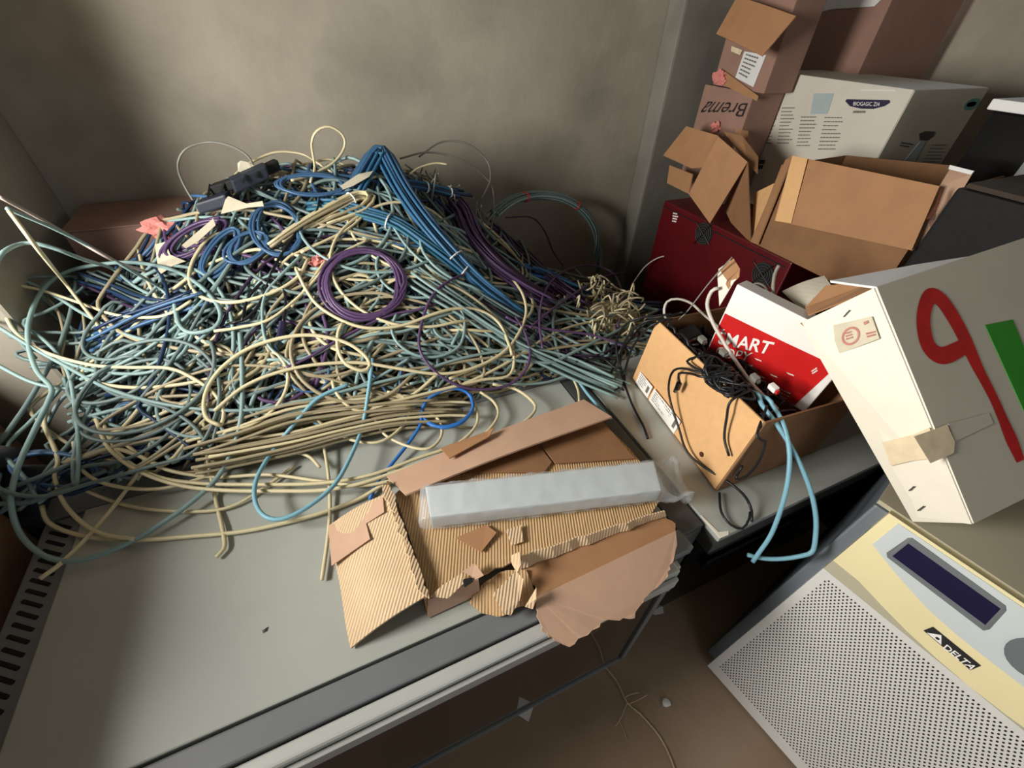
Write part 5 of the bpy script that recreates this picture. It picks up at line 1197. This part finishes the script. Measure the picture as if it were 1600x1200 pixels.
bundle('second sheaf of beige cables behind the front one', [(-0.4594,1.016,0.6644), (-0.3322,1.006,0.6783), (-0.2153,1.005,0.6929), (-0.0818,1.001,0.6809), (0.0613,0.9896,0.6666), (0.1936,0.973,0.6462)], 24, .05, ['beige', 'beige', 'cream'], .0046, (), 9, flare=.25, flat=.5)
bundle('hank of beige cables just below the peak', [(-0.1682,1.451,0.9863), (-0.0636,1.495,1.023), (0.0445,1.537,1.052), (0.1352,1.573,1.071), (0.1677,1.561,1.063), (0.1397,1.53,1.042), (0.0448,1.505,1.026), (-0.0504,1.492,1.002)], 12, .022, ['beige', 'cream'], .0045, (.45,), 10)
bundle('sheaf of pale teal cables running straight down the right slope', [(0.2323,1.341,0.896), (0.3101,1.242,0.8483), (0.4137,1.159,0.7749), (0.5371,1.053,0.6937), (0.673,0.9653,0.6295), (0.8084,0.8394,0.5993)], 26, .06, ['teal', 'tealgrey', 'teal'], .0048, (), 11, flare=.35, flat=.4)
bundle('grey purple sheaf running above the pale teal one', [(0.354,1.309,0.867), (0.4628,1.226,0.7951), (0.5743,1.137,0.725), (0.6887,1.047,0.6583), (0.8255,0.9467,0.6048)], 14, .04, ['darkpurple', 'tealgrey'], .0045, (), 12, flare=.3, flat=.5)
bundle('dark blue sheaf in the shaded left hollow', [(-0.7064,1.447,0.7765), (-0.6065,1.437,0.8159), (-0.4859,1.411,0.8602), (-0.3539,1.394,0.8968)], 18, .05, ['darkblue', 'blue', 'darkblue'], .0048, (), 13, flare=.3)
bundle('grey violet sheaf above the shaded left hollow', [(-0.7694,1.749,0.8524), (-0.6559,1.615,0.8518), (-0.5461,1.479,0.8572), (-0.4349,1.393,0.8598)], 14, .035, ['tealgrey', 'darkpurple', 'darkblue'], .0046, (), 14, flare=.3)

def coil(label, centre, u, v, turns, colour, r, jitter, seed, parts=0, tail=None):
    rnd = random.Random(seed)
    c, u, v = V(centre), V(u), V(v)
    n = u.cross(v).normalized()
    p = []
    N = 14
    for k in range(turns * N + 1):
        a = 2 * math.pi * k / N
        t = k // N
        rnd2 = random.Random(seed * 100 + t)
        g = 1 + rnd2.uniform(-jitter, jitter)
        p.append(c + u * math.cos(a) * g + v * math.sin(a) * (1 + rnd2.uniform(-jitter, jitter)) + n * (0.006 * rnd2.uniform(-1, 1) + 0.0) + u * rnd2.uniform(-.10, .10) + v * rnd2.uniform(-.08, .08))
    if tail: p += [V(q) for q in tail]
    o = cable('cable_coil', label, colour, r, p, step=0.02)
    o['category'] = 'cable coil'
    return o

def frame(px_c, px_u, px_v):
    c = V(px_c)
    return c, V(px_u) - c, V(px_v) - c
coil('round purple cable coil lying on the middle of heap', *frame((0.073,1.276,0.9032), (0.1834,1.258,0.8916), (0.1001,1.371,0.9656)), 9, 'purple', .0052, .09, 1)
coil('purple cable coil half hidden at the left end of ridge', *frame((-0.3731,1.569,0.9945), (-0.2754,1.571,1.036), (-0.3592,1.534,0.9737)), 7, 'purple', .005, .14, 2)
coil('larger blue cable coil on the left of ridge', *frame((-0.1348,1.496,1.022), (-0.0708,1.478,1.014), (-0.1229,1.573,1.068)), 4, 'blue', .005, .12, 3)
coil('small blue cable coil below the paper tags', *frame((-0.2284,1.458,0.992), (-0.1708,1.469,1.006), (-0.225,1.415,0.9631)), 4, 'blue', .0046, .2, 4)
coil('slack blue cable coil at the left of the small one', *frame((-0.3041,1.475,0.9758), (-0.2449,1.509,1.015), (-0.2926,1.439,0.9551)), 3, 'blue', .0046, .2, 5)
coil('wide blue cable coil lying flat near the peak', *frame((0.0045,1.631,1.099), (0.1137,1.618,1.089), (0.0164,1.669,1.118)), 5, 'blue', .0046, .16, 6)
coil('slack teal cable coil in the dark gap of right slope', *frame((0.2932,1.131,0.7819), (0.3421,1.116,0.7667), (0.3124,1.173,0.806)), 4, 'teal', .0044, .15, 7)
coil('dark blue cable coil hanging at the lower left', *frame((-0.5942,1.101,0.6968), (-0.5461,1.069,0.6914), (-0.5849,1.148,0.7286)), 3, 'blue', .005, .1, 8)
coil('blue cable coil lying flat at the lower left edge', *frame((-0.757,1.041,0.6578), (-0.6732,1.004,0.6482), (-0.7634,1.088,0.6742)), 3, 'blue', .005, .08, 9)
coil('dark purple knot of cable below the purple coil', *frame((-0.1086,1.141,0.7921), (-0.0879,1.131,0.786), (-0.0982,1.168,0.8105)), 5, 'darkpurple', .0045, .2, 10)

# frayed beige heap in the far corner and its insulation
rnd = random.Random(31)
for i in range(46):
    cx, cy = rnd.uniform(0.80, 1.12), rnd.uniform(1.08, 1.40)
    z0 = 0.62 + 0.06 * rnd.random()
    a = rnd.uniform(0, 6.28)
    p = []
    for k in range(7):
        a += rnd.uniform(0.2, 1.1)
        p.append((cx + 0.06 * math.cos(a) * rnd.uniform(.6, 1.2), cy + 0.06 * math.sin(a) * rnd.uniform(.6, 1.2), z0 + rnd.uniform(-.05, .05)))
    c = 'beige' if i % 3 else 'cream'
    cable('frayed_wire', 'short ' + c + ' wire in the frayed heap behind the tan carton', c, .0038, p, c + ' wires of the frayed heap', 0.02)
mesh_obj('insulation_wad', *lump((0.99, 1.20, 0.585), (0.14, 0.15, 0.075), 14, 4, .25, 3.5), 'insulation', None, 'beige fibrous insulation wad under the frayed wires', 'insulation', smooth=False)
# cut grey ends bristling behind the purple bundle
for i in range(26):
    x, y = rnd.uniform(.36, .66), rnd.uniform(1.62, 1.80)
    z = hz(x, y) + .01
    p = [(x, y, z - .03), (x + rnd.uniform(-.02, .02), y + rnd.uniform(-.02, .02), z + .035), (x + rnd.uniform(-.05, .05), y + rnd.uniform(-.04, .04), z + rnd.uniform(.05, .10))]
    cable('cut_wire', 'cut grey wire end bristling behind the purple bundle', 'grey', .003, p, 'cut grey wire ends', 0.015)

# ------------------------------------------------------------------ black duct and paper tags on the ridge
du = thing('cable_duct', 'broken black plastic cable duct lying on the left of ridge', 'duct', (-0.2072,1.643,1.094))
for k, (a_, b_, w_, h_) in enumerate((((-0.3391,1.635,1.047), (-0.2468,1.615,1.072), .05, .035), ((-0.2925,1.664,1.087), (-0.2167,1.648,1.109), .04, .03), ((-0.231,1.637,1.098), (-0.1217,1.661,1.129), .045, .04), ((-0.151,1.656,1.125), (-0.0864,1.685,1.143), .035, .03))):
    a_, b_ = V(a_), V(b_)
    d = b_ - a_
    sd2 = d.cross(Vector((0, 0, 1))).normalized() * w_
    mesh_obj('duct_piece', *obox(a_ - sd2 / 2, d, sd2, Vector((0, 0, h_)), 0.006), 'navy_sheet' if k % 2 == 0 else 'black_gap', du)
for k, (a_, b_) in enumerate((((-0.3046,1.626,1.093), (-0.2905,1.653,1.122)), ((-0.265,1.623,1.105), (-0.2491,1.636,1.127)), ((-0.1942,1.611,1.129), (-0.1814,1.625,1.147)), ((-0.1557,1.623,1.138), (-0.1427,1.637,1.155)))):
    mesh_obj('duct_tooth', *tube([a_, b_], 0.004, 0.02, 4), 'black_gap', du)
def tag_(label, pts, seed):
    t = mesh_obj('paper_tag', *slab(pts, 0.0012), 'masking_paper', None, label, 'paper tag', 'paper tags on the cables')
    return t
tag_('bow-shaped paper tag tied at the middle of the black duct', [(-0.2558,1.59,1.092), (-0.2466,1.599,1.099), (-0.199,1.556,1.085), (-0.1528,1.55,1.09), (-0.1529,1.538,1.078), (-0.1965,1.547,1.076), (-0.2765,1.554,1.063)], 1)
tag_('white paper tag standing behind the black duct', [(-0.1986,1.68,1.169), (-0.1873,1.68,1.176), (-0.1708,1.68,1.171), (-0.1422,1.68,1.152), (-0.1196,1.68,1.147), (-0.1565,1.67,1.137), (-0.1787,1.67,1.137), (-0.2039,1.67,1.148)], 2)
tg = tag_('printed paper tag stuck through the purple coil at left', [(-0.4035,1.522,0.995), (-0.303,1.564,1.049), (-0.2986,1.535,1.038), (-0.3518,1.507,1.008), (-0.3931,1.504,0.991)], 3)
tag_('square paper tag at the far left end of ridge', [(-0.4989,1.627,0.9687), (-0.4642,1.608,0.9796), (-0.4507,1.548,0.9611), (-0.4061,1.494,0.9568), (-0.4418,1.504,0.9457), (-0.4901,1.498,0.9233)], 4)
tag_('pale paper tag on the blue bundle near the peak', [(0.087,1.6,1.1), (0.1539,1.628,1.124), (0.2052,1.636,1.128), (0.1865,1.614,1.117), (0.1268,1.591,1.099), (0.0915,1.585,1.092)], 5)
